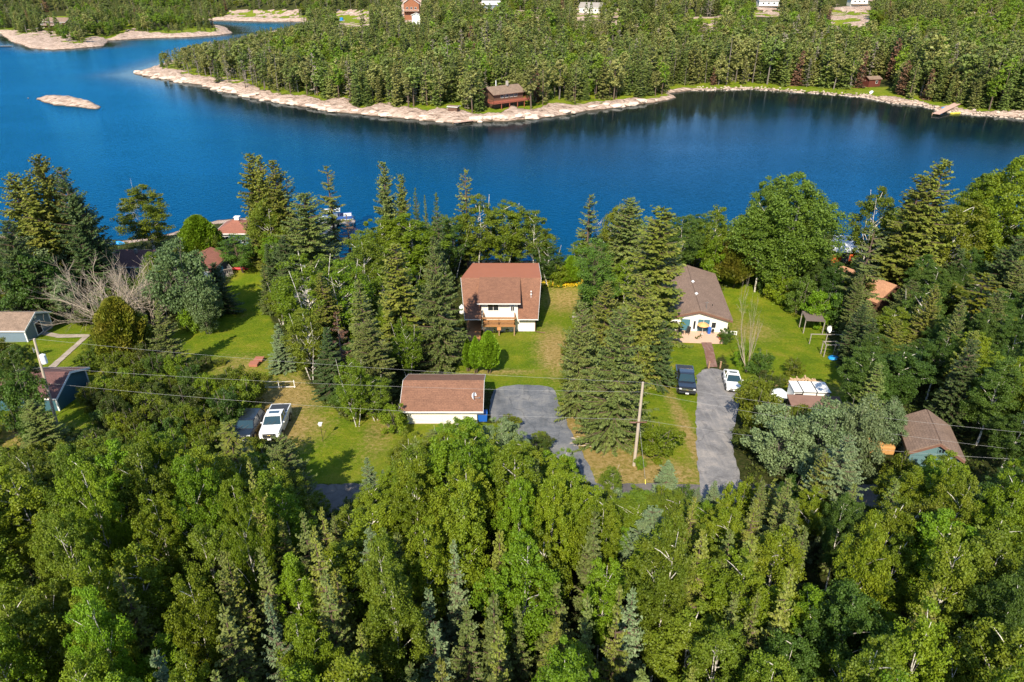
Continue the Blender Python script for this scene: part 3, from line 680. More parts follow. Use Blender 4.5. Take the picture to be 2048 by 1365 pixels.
# ------------------------------------------------------------------ buildings
shingle('roof_brown', (.215, .10, .056), (.135, .061, .035), (.07, .035, .025))
shingle('roof_garage', (.215, .105, .062), (.14, .067, .040), (.08, .042, .03))
shingle('roof_greybrown', (.215, .145, .105), (.145, .096, .070), (.06, .04, .034))
shingle('roof_maroon', (.125, .058, .050), (.085, .040, .036), (.05, .025, .022))
shingle('roof_tan', (.24, .165, .115), (.13, .088, .06), (.09, .06, .04), blotch=.8)
shingle('roof_orange', (.40, .21, .115), (.29, .145, .08), (.22, .10, .05))
shingle('roof_rust', (.26, .10, .065), (.19, .075, .05), (.12, .05, .03))
shingle('roof_grey', (.30, .27, .24), (.20, .18, .16), (.12, .11, .10))
M('roll_roof', (.33, .115, .055), .75, var=.10, scale=.8)
boards('siding_cream', (.82, .78, .68), .15, dirt=.12); boards('siding_teal', (.045, .125, .155), .16, dirt=.3); boards('siding_blue', (.23, .36, .46), .16, dirt=.25)
boards('siding_slate', (.16, .22, .27), .16, dirt=.3); boards('siding_green', (.11, .20, .21), .15, dirt=.3); boards('siding_orange', (.72, .13, .025), .2, vertical=True, dirt=.3)
boards('siding_red', (.13, .03, .02), .2, vertical=True, dirt=.4); boards('siding_log', (.30, .11, .045), .3, dirt=.5); boards('siding_brown', (.12, .06, .035), .2, dirt=.4)
boards('deck_brown', (.38, .18, .065), .14, vertical=True, dirt=.4); boards('deck_red', (.33, .09, .05), .14, vertical=True, dirt=.3)
boards('deck_pink', (.62, .42, .30), .14, vertical=True, dirt=.2); boards('grey_board', (.34, .30, .26), .16, vertical=True, dirt=.4); boards('timber', (.34, .21, .12), .2, vertical=True, dirt=.4)
boards('timber_dark', (.17, .13, .11), .16, vertical=True, dirt=.5); M('trim_white', (.78, .77, .73), .5, var=.04); M('trim_brown', (.16, .08, .055), .6); M('glass_dark', (.015, .02, .025), .08, var=.2); M('void', (.008, .008, .01), .9)
M('door_teal', (.055, .155, .19), .5); M('concrete', (.42, .38, .33), .9, bumpk=.3); M('metal_white', (.74, .75, .76), .4, var=.05); M('metal_grey', (.35, .36, .37), .4, metal=.6)
M('roof_metal', (.62, .63, .62), .45, var=.15, scale=1.2); M('plastic_blue', (.015, .10, .42), .35, var=.05); M('black', (.02, .02, .02), .5); M('tarp_blue', (.02, .28, .62), .4, bumpk=.5, bscale=4)
M('tarp_orange', (.46, .24, .08), .8, var=.4, scale=3, bumpk=.8, bscale=5); M('tarp_white', (.62, .66, .68), .5, bumpk=.7, bscale=3); M('pole_wood', (.42, .35, .27), .9, var=.25, scale=3); M('yellow', (.75, .62, .08), .5); M('cable', (.30, .30, .29), .6, var=.1)
M('wood_cut', (.50, .34, .20), .9, var=.4, scale=6); M('terracotta', (.42, .15, .07), .8); M('red_paint', (.50, .02, .03), .5); M('aqua', (.10, .50, .50), .5); M('parasol', (.80, .38, .14), .8, var=.3, scale=5)
MM = MATS
def ring(mb, x, z, w, h, t=.07, y=0, dep=.08, mid=True):
    mb.box((x, y, z + h / 2 - t / 2), (w, dep, t)); mb.box((x, y, z - h / 2 + t / 2), (w, dep, t))
    for s in (-1, 1): mb.box((x + s * (w / 2 - t / 2), y, z), (t, dep, h - 2 * t))
    if mid: mb.box((x, y, z), (t * .8, dep * .9, h - 2 * t))
def opening(root, x, z, w, h, side='front', at=0.0, name='window', frame='trim_white', pane='glass_dark', mid=True, leaf=None, t=.07):
    """a window or door on the front (at = y) or on a side wall (at = x; x then runs along y)"""
    mb = MB(); ring(mb, 0, 0, w, h, t, mid=mid); f = mb.build(name, MM[frame if not leaf else leaf] if leaf and name != 'window' else MM[frame], root)
    pb = MB(); pb.box((0, .012, 0), (w - 2 * t, .05, h - 2 * t)); p = pb.build('pane' if name == 'window' or not leaf else 'door_leaf', MM[leaf or pane], f)
    if side == 'front': f.location = (x, at - .03, z)
    elif side == 'right': f.location = (at + .03, x, z); f.rotation_euler = (0, 0, R(90))
    else: f.location = (at - .03, x, z); f.rotation_euler = (0, 0, R(-90))
    if name == 'door':
        hb = MB(); hb.ball((w * .5 - t - .1, -.05, -.05), .035, 6, 4); hb.build('handle', MM['metal_grey'], f)
    return f
def gable(root, w, d, hw, rise, axis='y', oh=.35, roof='roof_brown', wall='siding_cream', trim='trim_white', drop=1.2, th=.12, foundation=None, eave=None):
    """front wall on y=0, x from -w/2 to w/2, y to d; ridge along 'y' (gable faces the camera) or 'x'"""
    eo = eave if eave is not None else oh; mb = MB()
    if axis == 'y':
        mb.prism([(-w / 2, -drop), (w / 2, -drop), (w / 2, hw), (0, hw + rise), (-w / 2, hw)], 0, d, 'y')
        s = rise / (w / 2); ex = w / 2 + eo; ez = hw - s * eo; r = MB()
        r.slab([(-ex, -oh, ez + th), (0, -oh, hw + rise + th), (0, d + oh, hw + rise + th), (-ex, d + oh, ez + th)][::-1], th)
        r.slab([(0, -oh, hw + rise + th), (ex, -oh, ez + th), (ex, d + oh, ez + th), (0, d + oh, hw + rise + th)][::-1], th)
        f = MB()
        for y in (-oh - .02, d + oh + .02):
            f.slab([(-ex, y, ez + th + .02), (0, y, hw + rise + th + .02), (0, y, hw + rise - .10), (-ex, y, ez - .10)], .03)
            f.slab([(0, y, hw + rise + th + .02), (ex, y, ez + th + .02), (ex, y, ez - .10), (0, y, hw + rise - .10)], .03)
        for x in (-1, 1): f.box((x * (ex + .015), d / 2, ez + .0), (.03, d + 2 * oh, .16))
    else:
        mb.prism([(0, -drop), (0, hw), (d / 2, hw + rise), (d, hw), (d, -drop)], -w / 2, w / 2, 'x')
        s = rise / (d / 2); ey = eo; ez = hw - s * ey; ex = w / 2 + oh; r = MB()
        r.slab([(-ex, -ey, ez + th), (ex, -ey, ez + th), (ex, d / 2, hw + rise + th), (-ex, d / 2, hw + rise + th)], th)
        r.slab([(-ex, d / 2, hw + rise + th), (ex, d / 2, hw + rise + th), (ex, d + ey, ez + th), (-ex, d + ey, ez + th)], th)
        f = MB(); f.box((0, -ey - .015, ez + .03), (2 * ex, .03, .17)); f.box((0, d + ey + .015, ez + .03), (2 * ex, .03, .17))
        for x in (-ex - .02, ex + .02):
            f.slab([(x, -ey, ez + th + .02), (x, d / 2, hw + rise + th + .02), (x, d / 2, hw + rise - .10), (x, -ey, ez - .10)], .03)
            f.slab([(x, d / 2, hw + rise + th + .02), (x, d + ey, ez + th + .02), (x, d + ey, ez - .10), (x, d / 2, hw + rise - .10)], .03)
    mb.build('wall', MM[wall], root); ro = r.build('roof', MM[roof], root); f.build('fascia', MM[trim], root)
    if foundation:
        g = MB(); g.box((0, d / 2, -drop / 2 + .02), (w + .06, d + .06, drop)); g.build('foundation', MM[foundation], root)
    return ro
def house_at(name, pl, pr, label, cat, z=None, group=None, foot=None, depth=6):
    """root at the middle of the front wall base, given by the two pixels of its ends on the ground"""
    a, c = (G(*pl), G(*pr)) if z is None else (U(*pl, z), U(*pr, z)); cx, cyy = (a[0] + c[0]) / 2, (a[1] + c[1]) / 2; w = math.hypot(c[0] - a[0], c[1] - a[1]); rz = math.atan2(c[1] - a[1], c[0] - a[0])
    z0 = gz(cx, cyy) if z is None else z; r = empty(name, (cx, cyy, z0), rz, label, cat, group)
    FOOT.append((cx - math.sin(rz) * depth / 2, cyy + math.cos(rz) * depth / 2, max(w, depth) * .55)); return r, w
def railing(mb, pts, h=.95, n=.14, post=.09):
    for a, c in zip(pts[:-1], pts[1:]):
        a, c = Vector(a), Vector(c); L = (c - a).length; rz = math.atan2(c.y - a.y, c.x - a.x); m = (a + c) / 2
        mb.box((m.x, m.y, m.z + h), (L, .12, .05), rz); mb.box((m.x, m.y, m.z + .12), (L, .05, .06), rz)
        k = max(2, int(L / n))
        for i in range(1, k):
            p = a.lerp(c, i / k); mb.box((p.x, p.y, p.z + h / 2 + .05), (.04, .04, h - .15), rz)
        for p in (a, c): mb.box((p.x, p.y, p.z + h / 2), (post, post, h + .04), rz)

# the brown-roofed house ------------------------------------------------
ox, oy, oz = -0.45, 83.5, 2.57
H = empty('house', (ox, oy, oz), 0, 'cream two-storey house with a brown shingle roof, dormer and wooden balcony', 'house')
FOOT.append((-1.3, 88.5, 6.4)); FOOT.append((-5, 81, 2))
w_ = lambda *p: (p[0] - ox, p[1] - oy, p[2] - oz)
mb = MB(); mb.prism([(0, -1.6), (0, 2.45), (4.5, 5.50), (11.2, 5.0), (11.2, -2)], -3.6, 3.6, 'x')
mb.prism([(2.6, -1.6), (2.6, 4.25), (4.5, 5.55), (11.15, 4.95), (11.15, -2)], -5.45, -3.602, 'x'); mb.build('wall', MM['siding_cream'], H)
r = MB(); r.slab([w_(-6.2, 82.6, 4.82), w_(-4.06, 82.6, 4.82), w_(-4.06, 88, 8.42), w_(-6.93, 88, 8.42)], .16); r.build('roof', MM['roof_brown'], H); r = MB(); r.slab([w_(.79, 82.6, 4.82), w_(3.40, 82.6, 4.82), w_(3.94, 88, 8.42), w_(.79, 88, 8.42)], .16); rf = r.build('roof', MM['roof_brown'], H)
r = MB(); r.slab([w_(-6.93, 88.003, 8.42), w_(3.94, 88.003, 8.42), w_(3.85, 95.2, 7.72), w_(-5.73, 95.2, 7.72)], .16); rb = r.build('roof', MM['roll_roof'], H); rb['label'] = 'flatter rear roof in smooth red-brown roll roofing'
f = MB(); f.box(w_(-5.13, 82.58, 4.76), (2.14, .03, .12)); f.slab([w_(-6.22, 82.6, 4.86), w_(-6.22, 82.6, 4.64), w_(-6.95, 88, 8.24), w_(-6.95, 88, 8.46)], .03); f.build('fascia', MM['trim_white'], H); f = MB(); f.box(w_(2.1, 82.58, 4.76), (2.62, .03, .12)); f.slab([w_(3.42, 82.6, 4.86), w_(3.96, 88, 8.46), w_(3.96, 88, 8.24), w_(3.42, 82.6, 4.64)], .03); f.slab([w_(3.96, 88, 8.46), w_(3.87, 95.2, 7.76), w_(3.87, 95.2, 7.55), w_(3.96, 88, 8.24)], .03)
f.build('fascia', MM['trim_white'], H)
D = MB(); D.prism([(-.02, 1.3), (-.02, 4.42), (4.6, 5.62), (4.6, 5.2), (.8, 2.3)], -3.58, 1.22, 'x'); dm = D.build('dormer', MM['siding_cream'], H)
r = MB(); r.slab([w_(-4.55, 82.55, 7.12), w_(1.12, 82.55, 7.12), w_(1.12, 88.0, 8.53), w_(-4.40, 88.0, 8.53)], .12); r.build('dormer_roof', MM['roof_brown'], dm)
f = MB(); f.box(w_(-1.72, 82.53, 7.06), (5.68, .03, .12)); f.build('dormer_fascia', MM['trim_white'], dm)
opening(H, -2.02, 3.62, 1.50, 1.08, at=-.03)
opening(H, .52, 2.95, .82, 2.05, at=-.03, name='door', leaf='trim_white', mid=False); opening(H, .52, 3.45, .50, .75, at=-.12, t=.05)
opening(H, 2.15, 1.80, 1.15, .55, at=0.0)
g = MB(); g.box((-1.25, -.85, 1.70), (4.2, 1.66, .10)); bal = g.build('balcony', MM['deck_brown'], H)
g = MB(); railing(g, [(-3.30, -.06, 1.75), (-3.30, -1.62, 1.75), (-1.25, -1.62, 1.75), (.80, -1.62, 1.75), (.80, -.06, 1.75)], 1.05, .16)
g.box((-1.25, -1.72, 2.82), (4.45, .42, .05)); g.box((-1.25, -1.66, 2.30), (4.1, .04, .12)); g.box((-1.25, -1.7, 1.66), (4.3, .05, .24)); g.build('balcony_railing', MM['deck_brown'], bal)
for x in (-3.25, -1.25, .75):
    g = MB(); g.box((x, -1.6, .75), (.15, .15, 1.8)); g.build('post', MM['timber'], bal)
g = MB(); g.box((-1.25, -1.74, 1.28), (.5, .08, .42)); g.build('wooden_box', M('box_orange', (.50, .22, .08), .7), bal)
g = MB(); g.box((-4.6, -.6, .50), (1.9, 6.3, .14)); g.box((-4.6, -3.72, .25), (1.9, .06, .6)); g.build('porch_floor', MM['deck_brown'], H)
g = MB(); g.box((-5.5, -.75, 1.1), (.12, .12, 2.4)); g.build('post', MM['timber'], H)
g = MB(); g.box((1.1, 2.7, 4.42), (.16, .16, .55)); g.tube([(1.1, 2.7, 4.7), (1.1, 2.7, 4.85)], .12, 8); g.build('vent_pipe', MM['black'], H)
g = MB(); g.tube([(3.0, 1.9, 3.6), (3.0, 1.9, 5.0)], .035, 6); g.ball((3.0, 1.85, 5.02), .10, 8, 5); g.box((3.0, 1.9, 4.6), (.25, .08, .08)); g.build('service_mast', MM['metal_white'], H)
g = MB(); g.tube([(3.55, -.1, 2.3), (3.55, -.1, .1), (3.9, -.5, .18), (4.8, -.9, .24)], .05, 6); g.build('downspout', MM['trim_brown'], H)
x, y = G(924, 628); t = empty('propane_tank', (x, y, gz(x, y)), 0, 'white upright propane tank at the left wall of the brown-roofed house', 'propane tank')
g = MB(); g.tube([(0, 0, .05), (0, 0, .15), (0, 0, 1.05), (0, 0, 1.2), (0, 0, 1.28)], [.32, .38, .38, .26, .08], 14); g.build('tank_body', MM['metal_white'], t, smooth=False)
g = MB(); g.tube([(0, 0, 1.26), (0, 0, 1.42)], [.12, .10], 8); g.build('valve_cap', MM['metal_white'], t)

# garage with the satellite dish ----------------------------------------
gr = empty('garage', (-6.9, 57.4, 5.71), 0, 'low cream garage with a brown shingle roof and a satellite dish, beside the asphalt drive', 'garage'); FOOT.append((-6.9, 60.3, 4.6)); FOOT.append((-9, 60.3, 3)); FOOT.append((-5, 60.3, 3))
gable(gr, 6.9, 5.9, 1.95, 1.15, 'x', oh=.62, roof='roof_garage', foundation=None, eave=.6, drop=1.6)
g = MB(); g.box((0, 2.95, -.62), (7.0, 6.0, 1.4)); g.build('foundation', MM['concrete'], gr)
for x in (-1.7, 1.55): opening(gr, x, 1.32, .85, .3, mid=False, t=.04)
x, z = atY(945, 801, 58.3); dsh = empty('satellite_dish', (x, 58.3, z - .12), .5, 'white satellite dish on the garage roof', 'satellite dish')
def dish(root, s=1.0):
    g = MB(); g.tube([(0, 0, -.05), (0, 0, .45 * s)], .03, 6); g.build('mast', MM['metal_grey'], root)
    g = MB(); g.tube([(0.02, -.02, .5 * s), (.06, -.06, .52 * s), (.16 * s, -.16 * s, .56 * s)], [.05, .28 * s, .36 * s], 14, cap=False); g.f.append(tuple(range(14))); g.build('dish', MM['metal_white'], root)
    g = MB(); g.tube([(0, 0, .35 * s), (.45 * s, -.45 * s, .45 * s)], .02, 5); g.box((.45 * s, -.45 * s, .48 * s), (.1, .1, .1)); g.build('receiver_arm', MM['metal_grey'], root)
dish(dsh, 1.15)
def bin_(px, py, label, z=None, s=1.0, group=None):
    x, y = G(px, py); t = empty('wheeled_bin', (x, y, gz(x, y) if z is None else z), 0.1, label, 'bin', group)
    g = MB(); g.box((0, 0, .5 * s), (.46 * s, .5 * s, .95 * s), top=(1.2, 1.2)); g.build('bin_body', MM['plastic_blue'], t)
    g = MB(); g.box((0, .02, 1.01 * s), (.6 * s, .66 * s, .08)); g.tube([(-.25 * s, .36 * s, .98 * s), (.25 * s, .36 * s, .98 * s)], .03, 6); g.build('lid', MM['plastic_blue'], t)
    for sx in (-1, 1): g = MB(); g.tube([(sx * .22 * s, .27 * s, .1), (sx * .27 * s, .27 * s, .1)], .1, 10); g.build('wheel', MM['black'], t)
    return t
bin_(960, 842, 'blue bin against the right end of the garage, nearer the wall'); bin_(969, 842, 'blue bin at the right end of the garage, nearer the drive')

# bungalow ---------------------------------------------------------------
bz = R(-6.2); bg_ = empty('bungalow', (24.5, 82.55, 2.65), bz, 'long cream bungalow with a grey-brown shingle roof and teal doors, right of the big spruces', 'house')
for k in (2, 6, 10, 14): FOOT.append((24.5 - math.sin(bz) * k, 82.5 + math.cos(bz) * k, 4.6))
gable(bg_, 7.7, 15.0, 2.35, 1.08, 'y', oh=.45, roof='roof_greybrown', wall='siding_cream', trim='trim_brown', drop=1.8, th=.14)
opening(bg_, -1.60, 1.25, 1.15, 1.75, name='window', frame='door_teal', pane='door_teal', mid=True)
opening(bg_, -.45, 1.35, .75, 1.95, name='door', leaf='trim_white', mid=False); opening(bg_, -.45, 1.40, .38, 1.3, at=-.09, t=.05, pane='glass_dark', mid=False)
opening(bg_, .75, 1.20, 1.5, 1.95, name='door', leaf='door_teal', mid=True); opening(bg_, 2.05, 1.45, .68, .95, mid=False)
opening(bg_, -3.0, 1.4, .8, 1.0, mid=True)
g = MB(); g.box((-.3, -1.75, .42), (7.2, 3.4, .12)); g.box((-.3, -3.42, .20), (7.2, .05, .5)); dk = g.build('deck', MM['deck_pink'], bg_)
g = MB(); g.box((.95, -3.7, .33), (1.3, .5, .12)); g.build('step', MM['grey_board'], dk)
for (x, y, s) in ((.12, 8.8, 1), (.1, 4.6, 1)):
    zz = 3.40 + .10; g = MB(); g.tube([(x, y, zz - .3), (x, y, zz + .35)], .12, 8); g.tube([(x, y, zz + .35), (x, y, zz + .5)], [.24, .10], 10); g.build('roof_vent', MM['metal_white'], bg_)
g = MB(); g.tube([(2.0, 2.4, 2.7), (2.0, 2.4, 3.35)], .06, 8); g.build('vent_pipe', MM['black'], bg_)
g = MB(); g.tube([(.9, .5, 3.0), (.9, .5, 4.6)], .03, 6); g.box((.9, .5, 4.4), (.5, .03, .03)); g.box((.9, .5, 3.3), (.2, .2, .12)); g.build('aerial', MM['metal_grey'], bg_)
g = MB(); railing(g, [(3.9, -.2, .25), (5.1, -.2, .25)], .5, .2); g.build('low_rail', MM['trim_white'], bg_)
def on_deck(lx, ly): return 24.5 + lx * math.cos(bz) - ly * math.sin(bz), 82.55 + lx * math.sin(bz) + ly * math.cos(bz), 2.65 + .48
def chair(p, rz, label, mat='black', group=None, name='patio_chair'):
    t = empty(name, p, rz, label, 'chair', group)
    g = MB(); g.box((0, 0, .42), (.5, .5, .05)); g.build('seat', MM[mat], t)
    g = MB(); g.slab([(-.25, .25, .44), (.25, .25, .44), (.25, .42, .98), (-.25, .42, .98)], .04); g.build('backrest', MM[mat], t)
    for sx, sy in ((-1, -1), (1, -1), (1, 1), (-1, 1)):
        g = MB(); g.box((sx * .22, sy * .22, .2), (.04, .04, .42)); g.build('leg', MM[mat], t)
    for sx in (-1, 1):
        g = MB(); g.box((sx * .26, 0, .64), (.05, .5, .04)); g.box((sx * .26, -.22, .53), (.04, .04, .22)); g.build('armrest', MM[mat], t)
chair(on_deck(-2.2, -1.3), .8, 'dark patio chair at the left end of the pink deck', group='patio chairs on the pink deck'); chair(on_deck(-1.35, -1.1), -.6, 'dark patio chair nearer the white door on the pink deck', group='patio chairs on the pink deck')
t = empty('parasol', on_deck(.55, -.9), 0, 'orange parasol on the pink deck in front of the teal doors', 'parasol')
g = MB(); g.tube([(0, 0, 0), (0, 0, 2.1)], .025, 6); g.build('pole', MM['metal_white'], t); g = MB(); g.tube([(0, 0, 1.35), (0, 0, 1.55), (0, 0, 1.72)], [.78, .5, .03], 8, cap=False); g.build('canopy', MM['parasol'], t); g = MB(); g.tube([(0, 0, 0), (0, 0, .08)], .25, 10); g.build('base', MM['concrete'], t)
p = on_deck(1.45, -.55); t = bin_(1400, 700, 'blue bin on the pink deck beside the orange parasol', s=.8); t.location = p
t = empty('planter', on_deck(2.75, -2.1), 0, 'potted leafy plant at the right end of the pink deck', 'plant')
g = MB(); g.tube([(0, 0, 0), (0, 0, .4)], [.22, .30], 10); g.build('pot', MM['terracotta'], t)
o = bpy.data.objects.new('leaves', leaf_obj_mesh('pot_leaves', leafcloud(np.array([[0, 0, .7], [.25, .1, .55], [-.25, 0, .6], [0, -.2, .6]]), np.array([.4, .3, .3, .3]), 120, .11))); COL.objects.link(o); o.parent = t; o.data.materials.append(MATS['birch_leaf'])
t = empty('kettle_grill', on_deck(1.95, -.6), 0, 'small dark kettle grill beside the blue bin on the pink deck', 'grill')
g = MB(); g.ball((0, 0, .5), .2, 10, 6); g.build('bowl', MM['black'], t)
for a in (0, 2.1, 4.2): g = MB(); g.tube([(0, 0, .4), (.2 * math.cos(a), .2 * math.sin(a), 0)], .02, 5); g.build('leg', MM['black'], t)
for px, lb in ((1417, 'left'), (1440, 'right')):
    x, y = G(px, 737); t = MB().box((0, 0, .4), (.16, .16, .9)).box((0, 0, .88), (.22, .22, .06)).build('gate_post', MM['timber']); t.location = (x, y, gz(x, y)); tag(t, f'brown wooden post on the {lb} side of the brick path by the cars', 'post', 'posts at the end of the brick path')

# blue shed at the left edge -------------------------------------------
a = G(56.7, 685); sh = empty('shed', (a[0] - 2.9, a[1], gz(*a)), 0, 'blue shed with a brown roof and open doorway at the left edge', 'shed'); FOOT.append((a[0] - 2.9, a[1] + 2.4, 4.6))
gable(sh, 5.8, 5.2, 1.75, 1.15, 'x', oh=.25, roof='roof_tan', wall='siding_slate', eave=.3, drop=1.0)
opening(sh, 2.6, .75, 1.25, 1.75, side='right', at=2.9, name='doorway', pane='void', mid=False, t=.1)
for q in ((-2.9, 0), (2.9, 0), (2.9, 5.2)): g = MB(); g.box((*q, .75), (.14, .14, 2.0)); g.build('corner_board', MM['trim_white'], sh)
g = MB(); g.box((2.93, 2.6, 2.3), (.05, .4, .3)); g.build('gable_vent', MM['trim_white'], sh)
a = G(120, 823); s2 = empty('garage', (a[0] - 3.9, a[1], gz(*a)), 0, 'dark teal garage with a maroon roof behind the left utility pole', 'garage'); FOOT.append((a[0] - 3.9, a[1] + 2.6, 5)); FOOT.append((a[0] - 1, a[1] + 2.6, 3))
gable(s2, 7.8, 5.6, 1.75, 1.15, 'x', oh=.35, roof='roof_maroon', wall='siding_teal', eave=.35, drop=1.0)
for sy in (0.0, 5.6): g = MB(); g.box((3.9, sy, .8), (.14, .14, 2.0)); g.build('corner_board', MM['trim_white'], s2)
opening(s2, 1.0, .9, 2.6, 1.7, name='door', leaf='siding_teal', mid=False)

# teal shed lower right --------------------------------------------------
a = G(1812, 948); c = G(1905, 940); rz = R(-16); cx, cyy = (a[0] + c[0]) / 2, (a[1] + c[1]) / 2
s3 = empty('shed', (cx, cyy, gz(cx, cyy) - .1), rz, 'teal shed with a brown shingle gable roof among the trees at lower right', 'shed'); FOOT.append((cx + .8, cyy + 2.8, 3.8))
gable(s3, 3.7, 4.7, 2.0, 1.15, 'y', oh=.35, roof='roof_greybrown', wall='siding_green', trim='trim_brown', drop=1.0)
opening(s3, .35, 2.35, .55, .45, frame='siding_green'); 
for sx in (-1, 1): g = MB(); g.box((sx * 1.85, 0, .8), (.1, .1, 2.2)); g.build('corner_board', MM['siding_green'], s3)

# lakeside buildings ------------------------------------------------------
r_, w = house_at('boathouse', (438, 492), (498, 492), 'blue boathouse with a red-brown hip roof and a white cupola at the left shore', 'boathouse', depth=6)
g = MB(); g.box((0, 3, .9), (w, 6, 3.0)); g.build('wall', MM['siding_blue'], r_)
g = MB(); e = w / 2 + .5; g.add([(-e, -.5, 2.4), (e, -.5, 2.4), (e, 6.5, 2.4), (-e, 6.5, 2.4), (-e + 3, 3, 4.0), (e - 3, 3, 4.0)], [(0, 1, 5, 4), (1, 2, 5), (2, 3, 4, 5), (3, 0, 4), (3, 2, 1, 0)]); g.build('roof', MM['roof_rust'], r_)
g = MB(); g.box((0, -.52, 2.34), (2 * e, .05, .18)); g.box((-e, 3, 2.34), (.05, 7, .18)); g.build('fascia', MM['trim_white'], r_)
g = MB(); g.box((.3, 3, 4.15), (.8, .8, .5)); g.box((.3, 3, 4.43), (1.0, 1.0, .08)); g.build('cupola', MM['trim_white'], r_)
opening(r_, -1.3, 1.2, 1.3, 1.2); opening(r_, w / 2 - .8, 1.2, .7, 1.3)
r_, w = house_at('boathouse', (1662, 527), (1716, 527), 'orange boathouse with a white metal roof behind the huge poplar at right', 'boathouse', depth=5)
mb = MB(); mb.prism([(0, -1), (0, 2.0), (5, 2.7), (5, -1)], -w / 2, w / 2, 'x'); mb.build('wall', MM['siding_orange'], r_)
g = MB(); g.slab([(-w / 2 - .3, -.5, 2.06), (w / 2 + .3, -.5, 2.06), (w / 2 + .3, 5.6, 2.95), (-w / 2 - .3, 5.6, 2.95)], .10); g.build('roof', MM['roof_metal'], r_)
g = MB(); g.box((-.1, -.03, .9), (1.3, .06, 2.0)); g.build('door', MM['metal_grey'], r_); g = MB(); g.box((w / 2 + .6, 1, 1.2), (1.2, .08, 1.6)); g.build('screen', MM['black'], r_)
r_, w = house_at('cottage', (225, 560), (300, 560), 'cottage with a maroon roof hidden behind the bare brown tree', 'house', depth=6)
gable(r_, w, 7, 2.4, 1.3, 'x', roof='roof_maroon', wall='siding_slate', oh=.4)
g = MB(); g.box((.5, 2.6, 3.9), (.4, .4, .7)); g.build('chimney', MM['metal_grey'], r_)
r_, w = house_at('cottage', (365, 572), (425, 572), 'grey cottage wing with a brown roof beside the small deck', 'house', depth=6)
gable(r_, w, 7, 2.4, 1.1, 'y', roof='roof_rust', wall='siding_slate', oh=.4); opening(r_, .9, 1.3, .8, 1.0)
r_, w = house_at('patio_deck', (430, 560), (468, 552), 'small wooden deck with a railing at the edge of the left lawn', 'deck', depth=2)
g = MB(); g.box((0, 1.2, .35), (w, 2.4, .12)); g.box((0, 1.2, 0), (w - .3, 2.2, .6)); g.build('deck_floor', MM['grey_board'], r_); g = MB(); railing(g, [(-w / 2 + .1, .1, .4), (w / 2 - .1, .1, .4), (w / 2 - .1, 2.3, .4)], .9, .3); g.build('railing', MM['grey_board'], r_)
x, y, z0 = r_.location
chair((x - .7, y + 1.1, z0 + .41), .4, 'aqua and blue patio chair on the small deck, left of the black one', 'aqua', 'patio chairs on the small deck'); chair((x + .35, y + 1.3, z0 + .41), .2, 'black patio chair on the small deck', 'black', 'patio chairs on the small deck')
x, y = G(478, 540); t = MB().tube([(-1.6, 0, .15), (-.8, 0, .22), (.8, 0, .22), (1.6, 0, .15)], [.03, .28, .28, .03], 8).build('kayak', MM['red_paint']); t.location = (x, y, gz(x, y)); tag(t, 'red kayak lying on the grass right of the small deck', 'kayak')
x, y = G(228, 490); t = MB().tube([(-2.2, 0, .2), (-1, 0, .3), (1.2, 0, .3), (2.2, 0, .2)], [.05, .42, .42, .05], 8).build('canoe', MM['tarp_blue']); t.location = (x, y, gz(x, y)); tag(t, 'blue canoe lying on the shore left of the lone birch', 'canoe')
r_, w = house_at('cottage', (1745, 628), (1800, 612), 'cottage with an orange-brown roof between the trees at right', 'house', depth=7)
gable(r_, w, 8, 2.2, 1.6, 'y', roof='roof_orange', wall='siding_brown', oh=.5, trim='trim_brown')
r_, w = house_at('cottage', (585, 640), (660, 640), 'low cottage with a pale grey roof showing through the bright green trees', 'house', depth=6); gable(r_, w, 7, 2.2, .9, 'x', roof='roof_grey', wall='siding_slate')
r_, w = house_at('shed', (1924, 596), (1946, 592), 'tiny grey shed with a pale roof at the right edge of the woods', 'shed', depth=3); gable(r_, w, 2.6, 1.8, .5, 'x', roof='roof_grey', wall='grey_board', oh=.2)
# dock and pontoon boat
zb = .55; a = U(650, 470, zb); c = U(668, 452, zb)
t = empty('dock', (a[0], a[1], 0), 0, 'wooden dock reaching into the lake beside the pontoon boat', 'dock')
g = MB(); g.box((0, 2.5, .55), (2.0, 11, .12)); g.box((1.2, 7.5, .55), (6.0, 2.2, .12)); g.build('planking', MM['grey_board'], t)
for q in ((-.9, -2), (.9, -2), (-.9, 3), (.9, 3), (-1.6, 8.4), (4.0, 8.4), (4.0, 6.6)): g = MB(); g.tube([(*q, -1.5), (*q, .75)], .11, 7); g.build('piling', MM['timber'], t)
FOOT.append((a[0], a[1], 3))
p = U(672, 437, .6); t = empty('pontoon_boat', (p[0], p[1], 0), R(12), 'white and blue pontoon boat tied up at the near dock', 'boat')
for s in (-1, 1):
    g = MB(); g.tube([(-3.6, s * .95, .25), (-3.0, s * .95, .22), (3.0, s * .95, .22), (3.7, s * .95, .30)], [.06, .34, .34, .06], 10); g.build('pontoon', MM['metal_grey'], t)
g = MB(); g.box((0, 0, .62), (6.8, 2.6, .1)); g.build('boat_deck', MM['tarp_white'], t)
g = MB(); [g.box(q, d) for q, d in (((0, -1.27, .98), (6.4, .05, .62)), ((0, 1.27, .98), (6.4, .05, .62)), ((3.2, 0, .98), (.05, 2.5, .62)), ((-3.2, .6, .98), (.05, 1.3, .62)))]; g.build('side_fence', M('boat_blue', (.03, .09, .30), .3), t)
for q, d in (((2.3, .85, .95), (1.6, .6, .5)), ((2.3, -.85, .95), (1.6, .6, .5)), ((-2.4, -.6, .95), (1.2, 1.0, .55)), ((0, .8, 1.05), (.8, .6, .7))): g = MB(); g.box(q, d); g.build('bench_seat', MM['tarp_white'], t)
